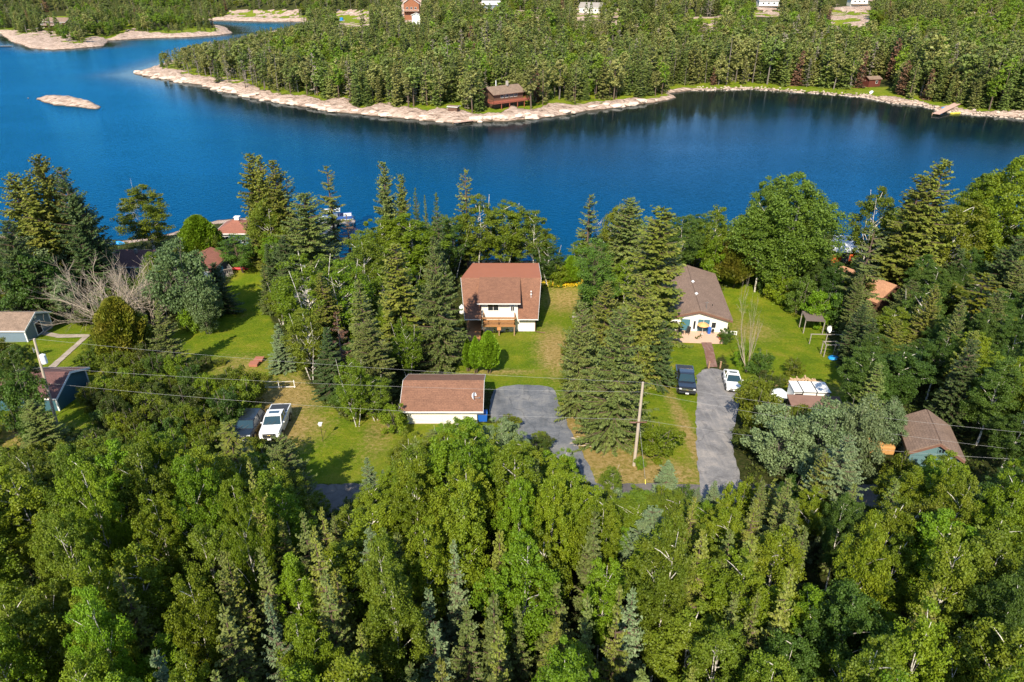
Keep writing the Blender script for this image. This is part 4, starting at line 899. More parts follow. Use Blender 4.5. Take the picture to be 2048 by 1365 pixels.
g = MB(); g.slab([(-2.2, -1.2, 2.35), (1.0, -1.2, 2.35), (1.0, 1.2, 2.35), (-2.2, 1.2, 2.35)], .05); g.build('canopy', MM['tarp_white'], t)
g = MB(); [g.tube([(x, y, .9), (x * .8, y, 2.33)], .025, 5) for x in (-2, .9) for y in (-1.2, 1.2)]; g.build('canopy_frame', MM['metal_grey'], t)
# yard things -------------------------------------------------------------
def frame_arbor():
    x, y = G(1625, 668); t = empty('arbor', (x, y, gz(x, y)), R(-8), 'weathered wooden arbor with a grey board roof on the right lawn', 'arbor')
    for q in ((-1.2, 0), (1.2, 0), (1.2, 2.2), (-1.2, 2.2)): g = MB(); g.box((*q, .9), (.1, .1, 2.2)); g.build('post', MM['grey_board'], t)
    g = MB(); g.slab([(-1.2, -.2, 2.0), (1.2, -.2, 2.0), (1.2, 2.5, 2.1), (-1.2, 2.5, 2.1)], .08); g.build('roof', MM['timber_dark'], t); FOOT.append((x, y + 1, 2))
    x, y = G(1650, 690); t = empty('garden_fence', (x, y, gz(x, y)), R(-3), 'grey rail fence round the garden below the arbor', 'fence')
    for q in (-2.0, 0, 2.0, 4.0): g = MB(); g.box((q, 0, .6), (.09, .09, 1.7)); g.build('post', MM['grey_board'], t)
    g = MB(); g.box((1.0, 0, 1.4), (6.2, .05, .1)); g.build('rail', MM['grey_board'], t)
    x, y = G(1660, 715); t = empty('swing_frame', (x, y, gz(x, y)), 0, 'small open wooden frame beside the blue tarp', 'frame')
    for q in (-.8, .8): g = MB(); g.box((q, 0, .8), (.09, .09, 1.7)); g.box((q, .9, .8), (.09, .09, 1.7)); g.build('post', MM['grey_board'], t)
    g = MB(); [g.box((0, v, 1.66), (1.75, .08, .08)) for v in (0, .9)]; [g.box((v, .45, 1.70), (.08, .98, .06)) for v in (-.8, .8)]; g.build('beam', MM['grey_board'], t)
    x, y = G(1662, 716); g = MB(); g.ball((0, 0, .18), .55, 9, 6, .5); g.ball((.45, .1, .15), .35, 8, 5, .6); o = g.build('tarp', MM['tarp_blue']); o.location = (x, y - .4, gz(x, y)); tag(o, 'crumpled bright blue tarp on the right lawn', 'tarp')
    x, y = G(1653, 668); d2 = empty('satellite_dish', (x, y, gz(x, y)), 0, 'white satellite dish on a short pole beside the arbor', 'satellite dish'); dish(d2, 1.4)
frame_arbor()
x, y = G(1618, 818); t = empty('utility_trailer', (x, y, gz(x, y) + .1), R(-4), 'white box trailer with dark straps over its top at the end of the right lawn', 'trailer'); FOOT.append((x, y + 1, 2.6))
g = MB(); g.box((0, 1.1, 1.05), (3.6, 2.0, 1.5)); g.box((0, 1.1, .25), (3.5, 1.9, .1)); g.build('box', MM['trim_white'], t, bevel=.05); g = MB(); g.box((0, 1.1, 1.84), (3.7, 2.1, .06)); g.build('roof', MM['trim_white'], t)
for q in (-.95, .45): g = MB(); g.box((q, 1.1, 1.885), (.10, 2.14, .02)); g.box((q, .04, 1.4), (.10, .03, 1.0)); g.build('strap', MM['black'], t)
g = MB(); g.box((0, .03, 1.78), (3.72, .05, .05)); g.box((1.86, 1.1, 1.78), (.05, 2.1, .05)); g.build('edge_trim', MM['black'], t)
g = MB(); g.box((-1.35, .07, 1.25), (.7, .04, .7)); g.build('opening', MM['void'], t)
for sx in (-1, 1): g = MB(); g.tube([(sx * 1.4, -.02, .3), (sx * 1.4, .2, .3)], .3, 12); g.build('wheel', MM['black'], t)
x, y = G(1625, 832); t = empty('lean_to', (x, y, gz(x, y)), R(-4), 'low lean-to with a flat brown roof in front of the white trailer', 'shed')
g = MB(); g.slab([(-2.6, -.8, 1.55), (2.6, -.8, 1.5), (2.6, 1.0, 1.75), (-2.6, 1.0, 1.8)], .1); g.build('roof', M('felt', (.20, .115, .085), .9, var=.3), t)
for q in ((-2.4, -.6), (2.4, -.6), (-2.4, .8), (2.4, .8)): g = MB(); g.box((*q, .75), (.1, .1, 1.6)); g.build('post', MM['timber'], t)
def woodpile(px, py, w, n, label, rz=0):
    x, y = G(px, py); g = MB(); rw = random.Random(int(px))
    for i in range(n):
        a = rw.uniform(-w / 2, w / 2); hgt = rw.uniform(.1, .9) * (1 - abs(a) / w); yy = rw.uniform(-.5, .5); an = rw.uniform(-.5, .5) + 1.57
        g.tube([(a - .25 * math.cos(an), yy - .25 * math.sin(an), hgt), (a + .25 * math.cos(an), yy + .25 * math.sin(an), hgt + rw.uniform(-.08, .08))], rw.uniform(.06, .11), 6)
    o = g.build('firewood_pile', MM['wood_cut']); o.location = (x, y, gz(x, y)); o.rotation_euler = (0, 0, rz); tag(o, label, 'firewood', kind=None)
woodpile(1608, 772, 3.8, 130, 'long pile of split firewood behind the white trailer'); woodpile(1545, 778, 1.6, 50, 'small pile of split firewood left of the white trailer'); woodpile(1712, 822, 2.4, 70, 'heap of branches and firewood right of the lean-to', -.3)
x, y = G(1765, 915); t = empty('covered_stack', (x, y, gz(x, y)), R(-6), 'stack under orange wood sheeting beside the teal shed', 'stack')
g = MB(); g.box((0, 1.0, .45), (2.1, 1.5, .9)); g.build('stack', MM['tarp_orange'], t, bevel=.12)
x, y = G(1772, 890); g = MB(); g.ball((0, 0, .5), 1.0, 10, 7, .6); g.ball((1.1, .3, .45), .8, 9, 6, .6); g.ball((-.9, .5, .4), .7, 8, 6, .6); o = g.build('tarp', MM['tarp_white']); o.location = (x, y, gz(x, y)); tag(o, 'crumpled pale grey tarp behind the orange wood stack', 'tarp')
x, y = G(1556, 800); g = MB(); g.ball((0, 0, .5), .9, 9, 6, .8); g.ball((-.6, .2, .5), .6, 8, 5, .9); o = g.build('tarp', MM['tarp_white']); o.location = (x, y, gz(x, y)); tag(o, 'white covered heap left of the white trailer', 'tarp')
for (px, py, lb) in ((509, 732, 'nearer'), (519, 724, 'farther')):
    x, y = G(px, py); o = MB().box((0, 0, .22), (1.0, .9, .3)).box((0, 0, .39), (1.06, .96, .04)).build('wooden_platform', M('platform_red', (.34, .13, .08), .8), bevel=.02); o.location = (x, y, gz(x, y)); tag(o, f'red-brown wooden platform on the left lawn, the {lb} of two', 'platform', 'wooden platforms on the left lawn')
x, y = G(577, 777); t = empty('post_and_wire_fence', (x, y, gz(x, y)), R(2), 'low white post fence at the lower end of the left lawn', 'fence')
for q in (-2.6, -1.0, .7): g = MB(); g.box((q, 0, .45), (.07, .07, 1.0)); g.build('post', MM['trim_white'], t)
g = MB(); g.box((-.9, 0, .1), (3.4, .05, .06)); g.box((-.9, 0, .8), (3.4, .025, .025)); g.build('rail', MM['trim_white'], t)
x, y = G(646, 884); t = empty('bird_feeder', (x, y, gz(x, y)), 0, 'thin pole with a small white feeder on the front lawn', 'bird feeder')
g = MB(); g.tube([(0, 0, 0), (0, 0, 1.9)], .025, 5); g.tube([(0, 0, .2), (.5, 0, 1.5)], .015, 5); g.build('pole', MM['black'], t); g = MB(); g.box((0, 0, 1.95), (.26, .26, .2)); g.box((0, 0, 2.08), (.36, .36, .05)); g.build('feeder', MM['trim_white'], t)
x, y = G(1156, 637); o = MB().box((0, 0, .2), (1.3, .35, .1)).box((-.5, 0, .08), (.08, .3, .2)).box((.5, 0, .08), (.08, .3, .2)).build('garden_bench', MM['grey_board']); o.location = (x - .2, y, gz(x, y)); tag(o, 'low pale board bench on the lawn right of the brown-roofed house', 'bench')
def sticks():
    x, y = G(1195, 890); g = MB(); rw = random.Random(5)
    for i in range(34):
        a = rw.uniform(-.5, .5); c = (rw.uniform(-1.6, 1.6), rw.uniform(-.7, .7)); L = rw.uniform(.4, 1.6)
        p = [(c[0] - L * math.cos(a), c[1] - L * math.sin(a)), c, (c[0] + L * math.cos(a + .2), c[1] + L * math.sin(a + .2))]
        g.tube([(u, v, .06 + rw.uniform(0, .2) - .12 * v) for u, v in p], [.03, .022, .01], 4)
    o = g.build('fallen_branches', MM['pole_wood']); o.location = (x, y, gz(x, y)); tag(o, 'dry fallen branches on the straw-coloured grass by the big spruces', 'branches')
sticks()
# utility poles and lines ---------------------------------------------------
def upole(px, pyb, pxt, pyt, label, transformer=False):
    x, y = G(px, pyb); X, zt = atY(pxt, pyt, y); z0 = gz(x, y); t = empty('utility_pole', (x, y, z0), 0, label, 'utility pole')
    dx = X - x; Hh = zt - z0; g = MB(); g.tube([(0, 0, -.5), (dx * .5, 0, Hh * .5), (dx, 0, Hh)], [.15, .13, .10], 10); g.build('pole_shaft', MM['pole_wood'], t)
    return t, (x, y, z0), dx, Hh
pL, bL, dL, hL = upole(114, 850, 68, 678, 'wooden utility pole with a white transformer at left')
k = .78; g = MB(); g.tube([(dL * k + .42, -.05, hL * k - .45), (dL * k + .42, -.05, hL * k + .40), (dL * k + .42, -.05, hL * k + .5)], [.27, .27, .12], 12); g.build('transformer', MM['metal_white'], pL)
g = MB(); g.box((dL * k + .2, -.05, hL * k + .2), (.3, .08, .08)); g.box((dL * .9 - .22, 0, hL * .9 - .2), (.30, .06, .05)); g.tube([(dL * .9 - .35, 0, hL * .9 - .5), (dL * .9 - .35, 0, hL * .9)], .05, 6); g.build('bracket', MM['metal_grey'], pL)
g = MB(); g.box((dL * .52 - .3, 0, hL * .52), (.55, .10, .10)); g.build('street_bracket', MM['metal_white'], pL)
pR, bR, dR, hR = upole(1268, 932, 1286, 765, 'wooden utility pole with a yellow guy marker between the two drives')
k = .55; g = MB(); g.box((dR * k - .1, -.15, hR * k), (1.5, .08, .08)); g.tube([(dR * k - .75, -.2, hR * k), (dR * k - .3, -.2, hR * k)], .07, 6); g.build('crossarm', MM['trim_brown'], pR)
g = MB(); g.tube([(dR * k, -.1, hR * k), (.5, -2.9, .5)], .012, 4); g.build('guy_wire', MM['cable'], pR); g = MB(); g.tube([(.47, -2.75, .7), (.5, -3.3, -.15), (.5, -3.3, -.3)], [.035, .035, .02], 6); g.build('guy_marker', MM['yellow'], pR)
def wire(pts, label, r=.018, sag=.5):
    g = MB()
    P = []
    for a, c in zip(pts[:-1], pts[1:]):
        a, c = Vector(a), Vector(c)
        for i in range(24): q = a.lerp(c, i / 24); q.z -= sag * 4 * (i / 24) * (1 - i / 24); P.append(q)
    P.append(Vector(pts[-1])); g.tube(P, r, 4); o = g.build('power_line', MM['cable']); tag(o, label, 'power line', 'power lines between the utility poles')
def onpole(b, dx, h, f): return (b[0] + dx * f, b[1], b[2] + h * f)
for (fl, fr, yl, yr, rr, lb, sg) in ((1.0, 1.0, 675, 862, .007, 'topmost power line, running along the tops of both utility poles', .5), (.68, .89, 730, 900, .007, 'middle power line, below the tops of the utility poles', .5), (.50, .57, 768, 912, .008, 'lowest power line, at mid-height of the utility poles', .7)):
    pl_, pr_ = onpole(bL, dL, hL, fl), onpole(bR, dR, hR, fr)
    xl = atY(-60, yl - 2, 58.5); xr = atY(2150, yr + 12, 46.5)
    wire([(xl[0], 58.5, xl[1]), pl_, pr_, (xr[0], 46.5, xr[1])], lb, rr, sg)
# far buildings ------------------------------------------------------------
def far_house(name, pl, pr, z, depth, hw, rise, axis, roof, wall, label, cat='house', clear=None, **k):
    a, c = U(*pl, z), U(*pr, z); cx, cyy = (a[0] + c[0]) / 2, (a[1] + c[1]) / 2; w = math.hypot(c[0] - a[0], c[1] - a[1]); rz = math.atan2(c[1] - a[1], c[0] - a[0])
    r_ = empty(name, (cx, cyy, z), rz, label, cat); gable(r_, w, depth, hw, rise, axis, roof=roof, wall=wall, drop=6, **k); FOOT.append((cx, cyy + depth / 2, max(w, depth) * .62))
    if clear: FAR_OPEN0.append(clear)
    return r_, w
zc = 4.2; r_, w = far_house('cabin', (988, 204), (1046, 197), zc, 8, 2.6, 1.8, 'x', 'roof_tan', 'siding_brown', 'brown cabin with a red-railed deck on the rocks of the far shore', cat='cabin', clear=[(965, 195), (1060, 195), (1060, 225), (960, 225)], oh=.8, trim='trim_brown')
for x in (-2.8, -.9, 1.2, 3.0): opening(r_, x, 1.6, 1.3, 1.3)
g = MB(); g.box((-.8, -1.8, -.1), (w + 3.5, 3.6, .2)); dk = g.build('deck', MM['deck_red'], r_); g = MB(); railing(g, [(-w / 2 - 2.5, 0, 0), (-w / 2 - 2.5, -3.5, 0), (w / 2 + .9, -3.5, 0), (w / 2 + .9, 0, 0)], 1.0, .35, .16); g.box((-.8, -3.56, .55), (w + 3.4, .05, .5)); g.build('deck_railing', MM['deck_red'], dk)
for x in (-5.5, -2, 1.5, 4.5): g = MB(); g.box((x, -3.3, -1.6), (.2, .2, 3.2)); g.build('post', MM['deck_red'], dk)
g = MB(); g.box((1.6, 3.2, 5.2), (.7, .7, 1.6)); g.build('chimney', M('stone', (.38, .33, .29), .9, var=.3), r_); g = MB(); g.tube([(-2, 5, 4), (-2, 5, 6.2)], .15, 8); g.build('stovepipe', MM['metal_white'], r_)
r_, w = far_house('shed', (1737, 171), (1760, 170), 1.6, 4, 2.4, .9, 'x', 'roof_tan', 'siding_red', 'small dark red shed on the grass of the bay', 'shed', clear=[(1725, 160), (1785, 160), (1790, 190), (1715, 190)], oh=.4, trim='trim_brown'); opening(r_, .9, 1.2, 1.0, 1.3, mid=False)
r_, w = far_house('shack', (896, 222), (914, 223), 2.4, 2.5, 1.4, .2, 'x', 'roof_greybrown', 'siding_brown', 'low dark shack by the water below the brown far cabin', 'shack', clear=[(885, 205), (925, 205), (925, 225), (885, 225)], oh=.3)
for spec in (('house', (88, 50), (132, 51), 7.0, 9, 2.4, 2.6, 'x', 'roof_greybrown', 'siding_brown', 'brown-roofed house among the trees of the left headland', [(82, 28), (136, 28), (136, 43), (82, 43)]),
             ('house', (808, 22), (838, 22), 19, 9, 5.0, 3.5, 'y', 'roof_rust', 'siding_log', 'red log house with a tall gable at the top of the photo', [(800, 0), (845, 0), (845, 42), (800, 42)]),
             ('shed', (824, 38), (840, 38), 18, 3, 2.2, 1.0, 'y', 'roof_grey', 'trim_white', 'tiny white shed below the red log house', None),
             ('house', (1158, 26), (1200, 27), 18.5, 9, 3.8, 2.6, 'x', 'roof_grey', 'siding_cream', 'wide cream house with a grey roof at the top, right of the middle', [(1150, 8), (1208, 8), (1208, 38), (1150, 38)]),
             ('house', (965, 18), (1000, 18), 19, 8, 3.0, 2.2, 'x', 'roof_metal', 'siding_slate', 'pale-roofed house half hidden by trees at the top of the photo', [(960, 6), (1002, 6), (1002, 22), (960, 22)]),
             ('house', (1518, 12), (1556, 12), 20, 8, 3.6, 2.2, 'x', 'roof_grey', 'trim_white', 'white house with a balcony at the very top of the photo at right', [(1508, 0), (1562, 0), (1562, 24), (1508, 24)]),
             ('house', (1702, 8), (1735, 8), 21, 8, 3.4, 2.2, 'y', 'roof_rust', 'siding_cream', 'cream house above the bare rock at the top right', [(1675, 0), (1745, 0), (1745, 36), (1675, 36)])):
    r_, w = far_house(*spec[:11], cat='house' if spec[0] == 'house' else 'shed', clear=spec[11], oh=.6)
    if spec[0] == 'house':
        for q in (-.28, 0, .28): opening(r_, q * w, 1.7, 1.5, 1.4)
        g = MB(); g.box((0, -1.4, -.2), (w, 2.8, .2)); dk = g.build('deck', MM['timber'], r_); g = MB(); railing(g, [(-w / 2, -2.8, -.1), (w / 2, -2.8, -.1)], 1.0, .5, .14); g.build('deck_railing', MM['trim_white'], dk)
def far_dock(px, py, px2, py2, w, label, zl=.75):
    a, c = U(px, py, .5), U(px2, py2, .8); L = math.hypot(c[0] - a[0], c[1] - a[1]); t = empty('dock', (a[0], a[1], 0), math.atan2(c[1] - a[1], c[0] - a[0]), label, 'dock')
    g = MB(); g.slab([(0, -w / 2, .7), (L, -w / 2, zl), (L, w / 2, zl), (0, w / 2, .7)], .14); g.build('planking', M('dock_wood', (.50, .33, .25), .85), t)
    for q in (0, .33, .66, 1): g = MB(); g.tube([(q * L, w / 2, -1.5), (q * L, w / 2, .9)], .12, 6); g.build('piling', MM['timber'], t)
    return t
far_dock(1872, 229, 1940, 203, 2.4, 'brown wooden dock running out from the right far shore', 2.6); far_dock(908, 246, 945, 240, 1.6, 'pale floating dock at the rocks below the brown far cabin'); far_dock(912, 241, 917, 234, 1.4, 'short gangway from the rocks to the pale floating dock')
def boat(px, py, L, rz, mat, label, name='boat', w=.75):
    x, y = U(px, py, .3); t = empty(name, (x, y, max(0, gz(x, y))), rz, label, 'boat'); g = MB()
    st = [(-L / 2, w * .85, .45), (-L / 4, w, .45), (L / 5, w * .95, .5), (L * .4, w * .5, .58), (L / 2, .04, .66)]; V_ = []
    for x0, hw, zt in st: V_ += [(x0, -hw, zt), (x0, -hw * .6, .02), (x0, hw * .6, .02), (x0, hw, zt)]
    F_ = [(4 * i + j, 4 * i + j + 1, 4 * i + j + 5, 4 * i + j + 4) for i in range(4) for j in range(3)] + [(0, 1, 2, 3)]; g.add(V_, F_); o = g.build('hull', mat, t)
    sd = o.modifiers.new('shell', 'SOLIDIFY'); sd.thickness = .05
    g = MB(); [g.box((q, 0, .36), (.3, w * 1.5, .05)) for q in (-L * .28, 0, L * .2)]; g.build('thwart', mat, t); return t
boat(1742, 189, 4.5, R(60), MM['metal_white'], 'silver boat pulled up on the grass below the small dark red shed')
boat(1912, 227, 4.0, R(15), MM['yellow'], 'yellow boat beside the brown wooden dock'); boat(1892, 220, 3.6, R(20), MM['tarp_blue'], 'blue boat beside the brown wooden dock')
boat(12, 93, 9, R(0), MM['metal_grey'], 'grey boat moored at the left edge of the lake', w=1.6); boat(700, 38, 7, R(5), MM['metal_white'], 'white boat by the channel at the top of the photo', w=1.2)
def tank(px, py, z):
    x, y = U(px, py, z); t = empty('water_tank', (x, y, z), 0, 'blue round tank beside the white boat at the top of the photo', 'tank'); g = MB(); g.tube([(0, 0, -3), (0, 0, 1.6), (0, 0, 2.0)], [1.8, 1.8, .5], 14); g.build('tank_body', M('tank_blue', (.02, .22, .55), .5), t); FOOT.append((x, y, 4))
tank(683, 40, 2.5)

# ------------------------------------------------------------------ vehicles
M('paint_white', (.80, .80, .79), .25, var=.02, coat=.6); M('paint_black', (.012, .013, .017), .2, var=.1, coat=1.0); M('paint_navy', (.010, .015, .024), .3, var=.1, coat=.4)
M('car_glass', (.02, .045, .055), .04, var=.1, coat=1.0); M('tyre', (.02, .02, .02), .85); M('rim', (.45, .46, .47), .3, metal=.8); M('chrome', (.65, .66, .68), .15, metal=1.0); M('lamp_clear', (.70, .72, .74), .1, coat=1.0); M('lamp_red', (.45, .01, .01), .2, coat=1.0); M('bed_cover', (.035, .04, .05), .7); M('emblem', (.62, .45, .12), .3, metal=.8)
def loft(st, n_top=1):
    """st: list of (y, half width at sill, half width at belt, half width at shoulder, z bottom, z belt, z top)"""
    g = MB(); V_ = []
    for y, w0, w1, w2, zb, zm, zt in st: V_ += [(-w0, y, zb), (-w1, y, zm), (-w2, y, zt), (w2, y, zt), (w1, y, zm), (w0, y, zb)]
    F_ = [(6 * i + j, 6 * i + (j + 1) % 6, 6 * (i + 1) + (j + 1) % 6, 6 * (i + 1) + j) for i in range(len(st) - 1) for j in range(6)]
    F_ += [tuple(range(5, -1, -1)), tuple(6 * (len(st) - 1) + j for j in range(6))]; g.add(V_, F_)
    return g
def car(name, label, cat, px_front, paint, rz, kind, y_off=0.0):
    x, y = G(*px_front); s = .12; tilt = -math.atan(.12)
    root = empty(name, (x, y, gz(x, y) + .03), rz, label, cat); root.rotation_euler = (tilt, 0, rz); pt = MM[paint]
    if kind == 'pickup':
        L, Wd, wr = 5.5, .98, .38
        body = loft([(0, .86, .90, .80, .42, .80, 1.02), (.12, .94, .97, .90, .34, .85, 1.12), (1.2, .96, .99, .93, .34, .95, 1.20), (1.75, .96, .99, .93, .34, .98, 1.24), (3.55, .96, .99, .95, .34, 1.0, 1.26), (3.56, .96, .99, .96, .40, 1.05, 1.36), (L, .95, .98, .96, .45, 1.05, 1.36)])
        cab = [(1.35, .88, .84, 1.22), (2.05, .80, .72, 1.84), (3.30, .80, .72, 1.86), (3.52, .86, .80, 1.25)]; wy = (.95, 4.45)
    elif kind == 'sedan':
        L, Wd, wr = 4.55, .88, .33
        body = loft([(0, .62, .70, .58, .30, .50, .66), (.18, .82, .85, .72, .20, .55, .74), (1.15, .87, .90, .80, .20, .68, .90), (1.5, .87, .90, .84, .20, .70, .94), (3.4, .87, .90, .84, .20, .75, 1.0), (4.2, .85, .87, .78, .22, .75, 1.02), (L, .74, .78, .66, .34, .70, .94)])
        cab = [(1.15, .82, .76, .92), (1.95, .70, .60, 1.40), (2.95, .69, .58, 1.43), (3.95, .74, .66, 1.03)]; wy = (.85, 3.65)
    else:
        L, Wd, wr = 4.7, .93, .37
        body = loft([(0, .78, .84, .70, .34, .70, .92), (.15, .90, .92, .80, .28, .75, 1.0), (1.1, .92, .94, .88, .28, .85, 1.10), (3.9, .92, .94, .90, .28, .95, 1.16), (4.55, .90, .92, .86, .30, .95, 1.14), (L, .84, .88, .80, .38, .85, 1.05)])
        cab = [(1.05, .86, .80, 1.10), (1.75, .78, .68, 1.66), (4.1, .78, .68, 1.68), (4.6, .84, .78, 1.12)]; wy = (.9, 3.8)
    b = body.build('body', pt, root, bevel=.05, smooth=False)
    # glasshouse, roof skin and pillars
    (y0, a0, a1, z0), (y1, c1, d1, z1), (y2, c2, d2, z2), (y3, e0, e1, z3) = cab
    g = MB(); g.add([(-a0, y0, z0 - .03), (a0, y0, z0 - .03), (d1, y1, z1), (-d1, y1, z1), (-d2, y2, z2), (d2, y2, z2), (-e0, y3, z3 - .03), (e0, y3, z3 - .03)], [(0, 1, 2, 3), (3, 2, 5, 4), (4, 5, 7, 6), (0, 3, 4, 6), (1, 7, 5, 2), (0, 6, 7, 1)])
    g.build('windows', MM['car_glass'], root)
    r = MB(); e = .03; r.slab([(-d1 - e, y1 - .06, z1 + .012), (d1 + e, y1 - .06, z1 + .012), (d1 + e, y1 + .3, z1 + .05), (-d1 - e, y1 + .3, z1 + .05)], .05)
    r.slab([(-d1 - e, y1 + .3, z1 + .05), (d1 + e, y1 + .3, z1 + .05), (d2 + e, y2 - .1, z2 + .05), (-d2 - e, y2 - .1, z2 + .05)], .06); r.slab([(-d2 - e, y2 - .1, z2 + .05), (d2 + e, y2 - .1, z2 + .05), (d2 + e, y2 + .06, z2 + .01), (-d2 - e, y2 + .06, z2 + .01)], .05)
    for sx in (-1, 1):
        r.tube([(sx * (a0 + .005), y0, z0), (sx * (d1 + .012), y1, z1 + .01)], .045, 5); r.tube([(sx * (d2 + .012), y2, z2 + .01), (sx * (e0 + .005), y3, z3)], .055, 5)
        ym = (y1 + y2) / 2 + .1; zm = (z1 + z2) / 2; r.tube([(sx * (.5 * (a0 + e0) + .01), ym, z0), (sx * ((d1 + d2) / 2 + .012), ym, zm)], .045, 5)
    r.build('roof', pt, root)
    if paint == 'paint_white':
        g = MB(); g.box((0, y1 + .62, z1 + .062), (d1 * 1.35, .5, .02)); g.build('sunroof', MM['car_glass'], root)
    for yy in wy:
        for sx in (-1, 1):
            g = MB(); g.tube([(0, 0, 0), (sx * .24, 0, 0)], wr, 18); o = g.build('wheel', MM['tyre'], root); o.location = (sx * (Wd - .21), yy, wr)
            g = MB(); g.tube([(sx * .235, 0, 0), (sx * .252, 0, 0)], wr * .62, 12); g.build('rim', MM['rim'], o)
            g = MB(); pts = [(sx * (Wd + .012), yy + (wr + .09) * math.cos(t), wr + (wr + .09) * math.sin(t)) for t in np.linspace(0, math.pi, 9)]; g.tube(pts, .035, 4); g.build('wheel_arch', MM['black'], root)
    hz = .84 if kind == 'pickup' else (.60 if kind == 'sedan' else .80)
    for sx in (-1, 1):
        g = MB(); g.box((sx * .68, .02, hz + .06), (.34 if kind == 'pickup' else .30, .12, .14)); g.build('headlight', MM['lamp_clear'], root, bevel=.02)
        g = MB(); g.box((sx * (.62 if kind == 'sedan' else .80), L - .01, hz + .2), (.2, .06, .22)); g.build('tail_light', MM['lamp_red'], root)
        g = MB(); g.box((sx * (Wd + .07), y0 + .35, z0 + .08), (.15, .10, .12)); g.build('mirror', pt, root, bevel=.03)
        g = MB(); [g.box((sx * (Wd + .005), q, z0 - .12), (.03, .18, .03)) for q in (y1 + .35, y2 - .15)]; g.build('handle', MM['chrome'] if kind == 'pickup' else pt, root)
    if kind == 'pickup':
        g = MB(); g.box((0, -.03, .80), (1.2, .06, .34)); g.build('grille', MM['black'], root); g = MB(); g.box((0, -.07, .82), (1.25, .03, .05)); g.box((0, -.07, .98), (1.3, .03, .03)); g.build('grille_bar', MM['chrome'], root)
        g = MB(); g.box((0, -.09, .82), (.22, .03, .04)); g.box((0, -.09, .82), (.08, .03, .09)); g.build('emblem', MM['emblem'], root)
        g = MB(); g.box((0, -.06, .50), (1.75, .16, .20)); g.build('bumper', MM['chrome'] if paint == 'paint_white' else pt, root, bevel=.04)
        g = MB(); g.box((0, 4.53, 1.375), (1.72, 1.85, .03)); g.build('bed_cover', MM['bed_cover'], root)
        g = MB(); g.box((0, 3.62, 1.40), (1.9, .06, .05)); g.box((0, L - .03, 1.38), (1.9, .06, .05)); [g.box((s_ * .93, 4.55, 1.38), (.08, 1.9, .05)) for s_ in (-1, 1)]; g.build('bed_rail', pt, root)
    else:
        g = MB(); g.box((0, -.01 if kind == 'suv' else .03, hz - .08), (.95, .08, .14)); g.build('grille', MM['black'], root); g = MB(); g.box((0, .0, .34), (1.2, .08, .14)); g.build('lower_grille', MM['black'], root)
        g = MB(); g.box((0, -.03, hz - .02), (.7, .03, .025)); g.build('grille_bar', MM['chrome'], root)
    g = MB(); g.box((0, -.15 if kind == 'pickup' else -.05, .46 if kind != 'sedan' else .42), (.34, .02, .15)); g.build('license_plate', MM['trim_white'], root)
    g = MB(); [g.tube([(sx * .25 - .3, y0 - .03, z0 + .01), (sx * .25 + .12, y0 + .22, z0 + .26)], .012, 4) for sx in (-1, 1)]; g.build('wiper', MM['black'], root)
    FOOT.append((x, y + L / 2, 2.6)); return root
car('pickup_truck', 'black pickup truck parked on the grass beside the gravel drive', 'pickup truck', (1373, 795), 'paint_black', R(-9), 'pickup')
car('parked_car', 'white sedan with a dark sunroof parked at the top of the gravel drive', 'car', (1468, 789), 'paint_white', R(-10), 'sedan')
car('pickup_truck', 'white pickup truck with a dark bed cover parked on the straw-coloured patch', 'pickup truck', (541, 889), 'paint_white', R(5), 'pickup')
car('parked_car', 'dark blue car parked left of the white pickup truck', 'car', (485, 890), 'paint_navy', R(2), 'suv')

# ------------------------------------------------------------------ trees one can tell apart, left to right
SP = 'spruces along the near lakeshore'
T('spruce', 18, 345, 585, 95, 'olive spruce at the far left edge of the photo, beside the lake', leaf='spruce_olive')
T('spruce', 75, 306, 590, 100, 'tallest olive-brown spruce of the dark clump at the left lakeshore', leaf='spruce_olive')
T('fat', 118, 330, 600, 120, 'dark green pointed spruce on the lake side of the left clump', leaf='spruce_dark')
T('spruce', 48, 350, 600, 95, 'olive spruce between the leftmost one and the tallest of the left clump', leaf='spruce_olive')
T('spruce', 152, 395, 590, 85, 'shorter dark spruce at the right edge of the left lakeshore clump', leaf='spruce_dark')
T('fat', 8, 440, 640, 130, 'dark spruce low at the left edge in front of the lakeshore clump', leaf='spruce_dark')
T('fat', 150, 455, 610, 90, 'low dark green spruce at the foot of the left lakeshore clump', leaf='spruce_dark')
T('aspen', 272, 372, 512, 112, 'round birch standing alone by the water with a dead white top', leaf='olive_leaf', variant=4)
bare('bare_branch_top', 'tree', 252, 355, 512, 45, 'dead white branches sticking out of the top of the lone lakeside birch', 'pale_twig', cat='dead branches')
T('poplar', 82, 465, 600, 130, 'silver-green poplar behind the bare brown tree at left', leaf='silver_leaf')
T('aspen', 20, 692, 850, 72, 'dark leafy tree covering the left part of the maroon garage', leaf='aspen_leaf_dark')
T('aspen', -15, 670, 800, 80, 'leafy tree at the left edge below the blue shed', leaf='olive_leaf')
T('poplar', 8, 740, 890, 95, 'low leafy tree at the left edge below the maroon garage', leaf='aspen_leaf_dark')
T('poplar', 30, 500, 640, 130, 'dark leafy tree above the blue shed at the left edge', leaf='aspen_leaf_dark')
T('poplar', 345, 480, 655, 150, 'grey-green poplar hiding the brown-roofed cottage', leaf='grey_green_leaf')
T('poplar', 395, 560, 668, 80, 'grey-green bush at the edge of the left lawn in front of the cottage', leaf='grey_green_leaf')
T('fat', 425, 525, 628, 80, 'blue-black spruce casting its shadow on the left lawn', leaf='spruce_dark')
T('shrub', 375, 600, 665, 60, 'light green bush on the lawn edge below the blue-black spruce', leaf='bright_leaf')
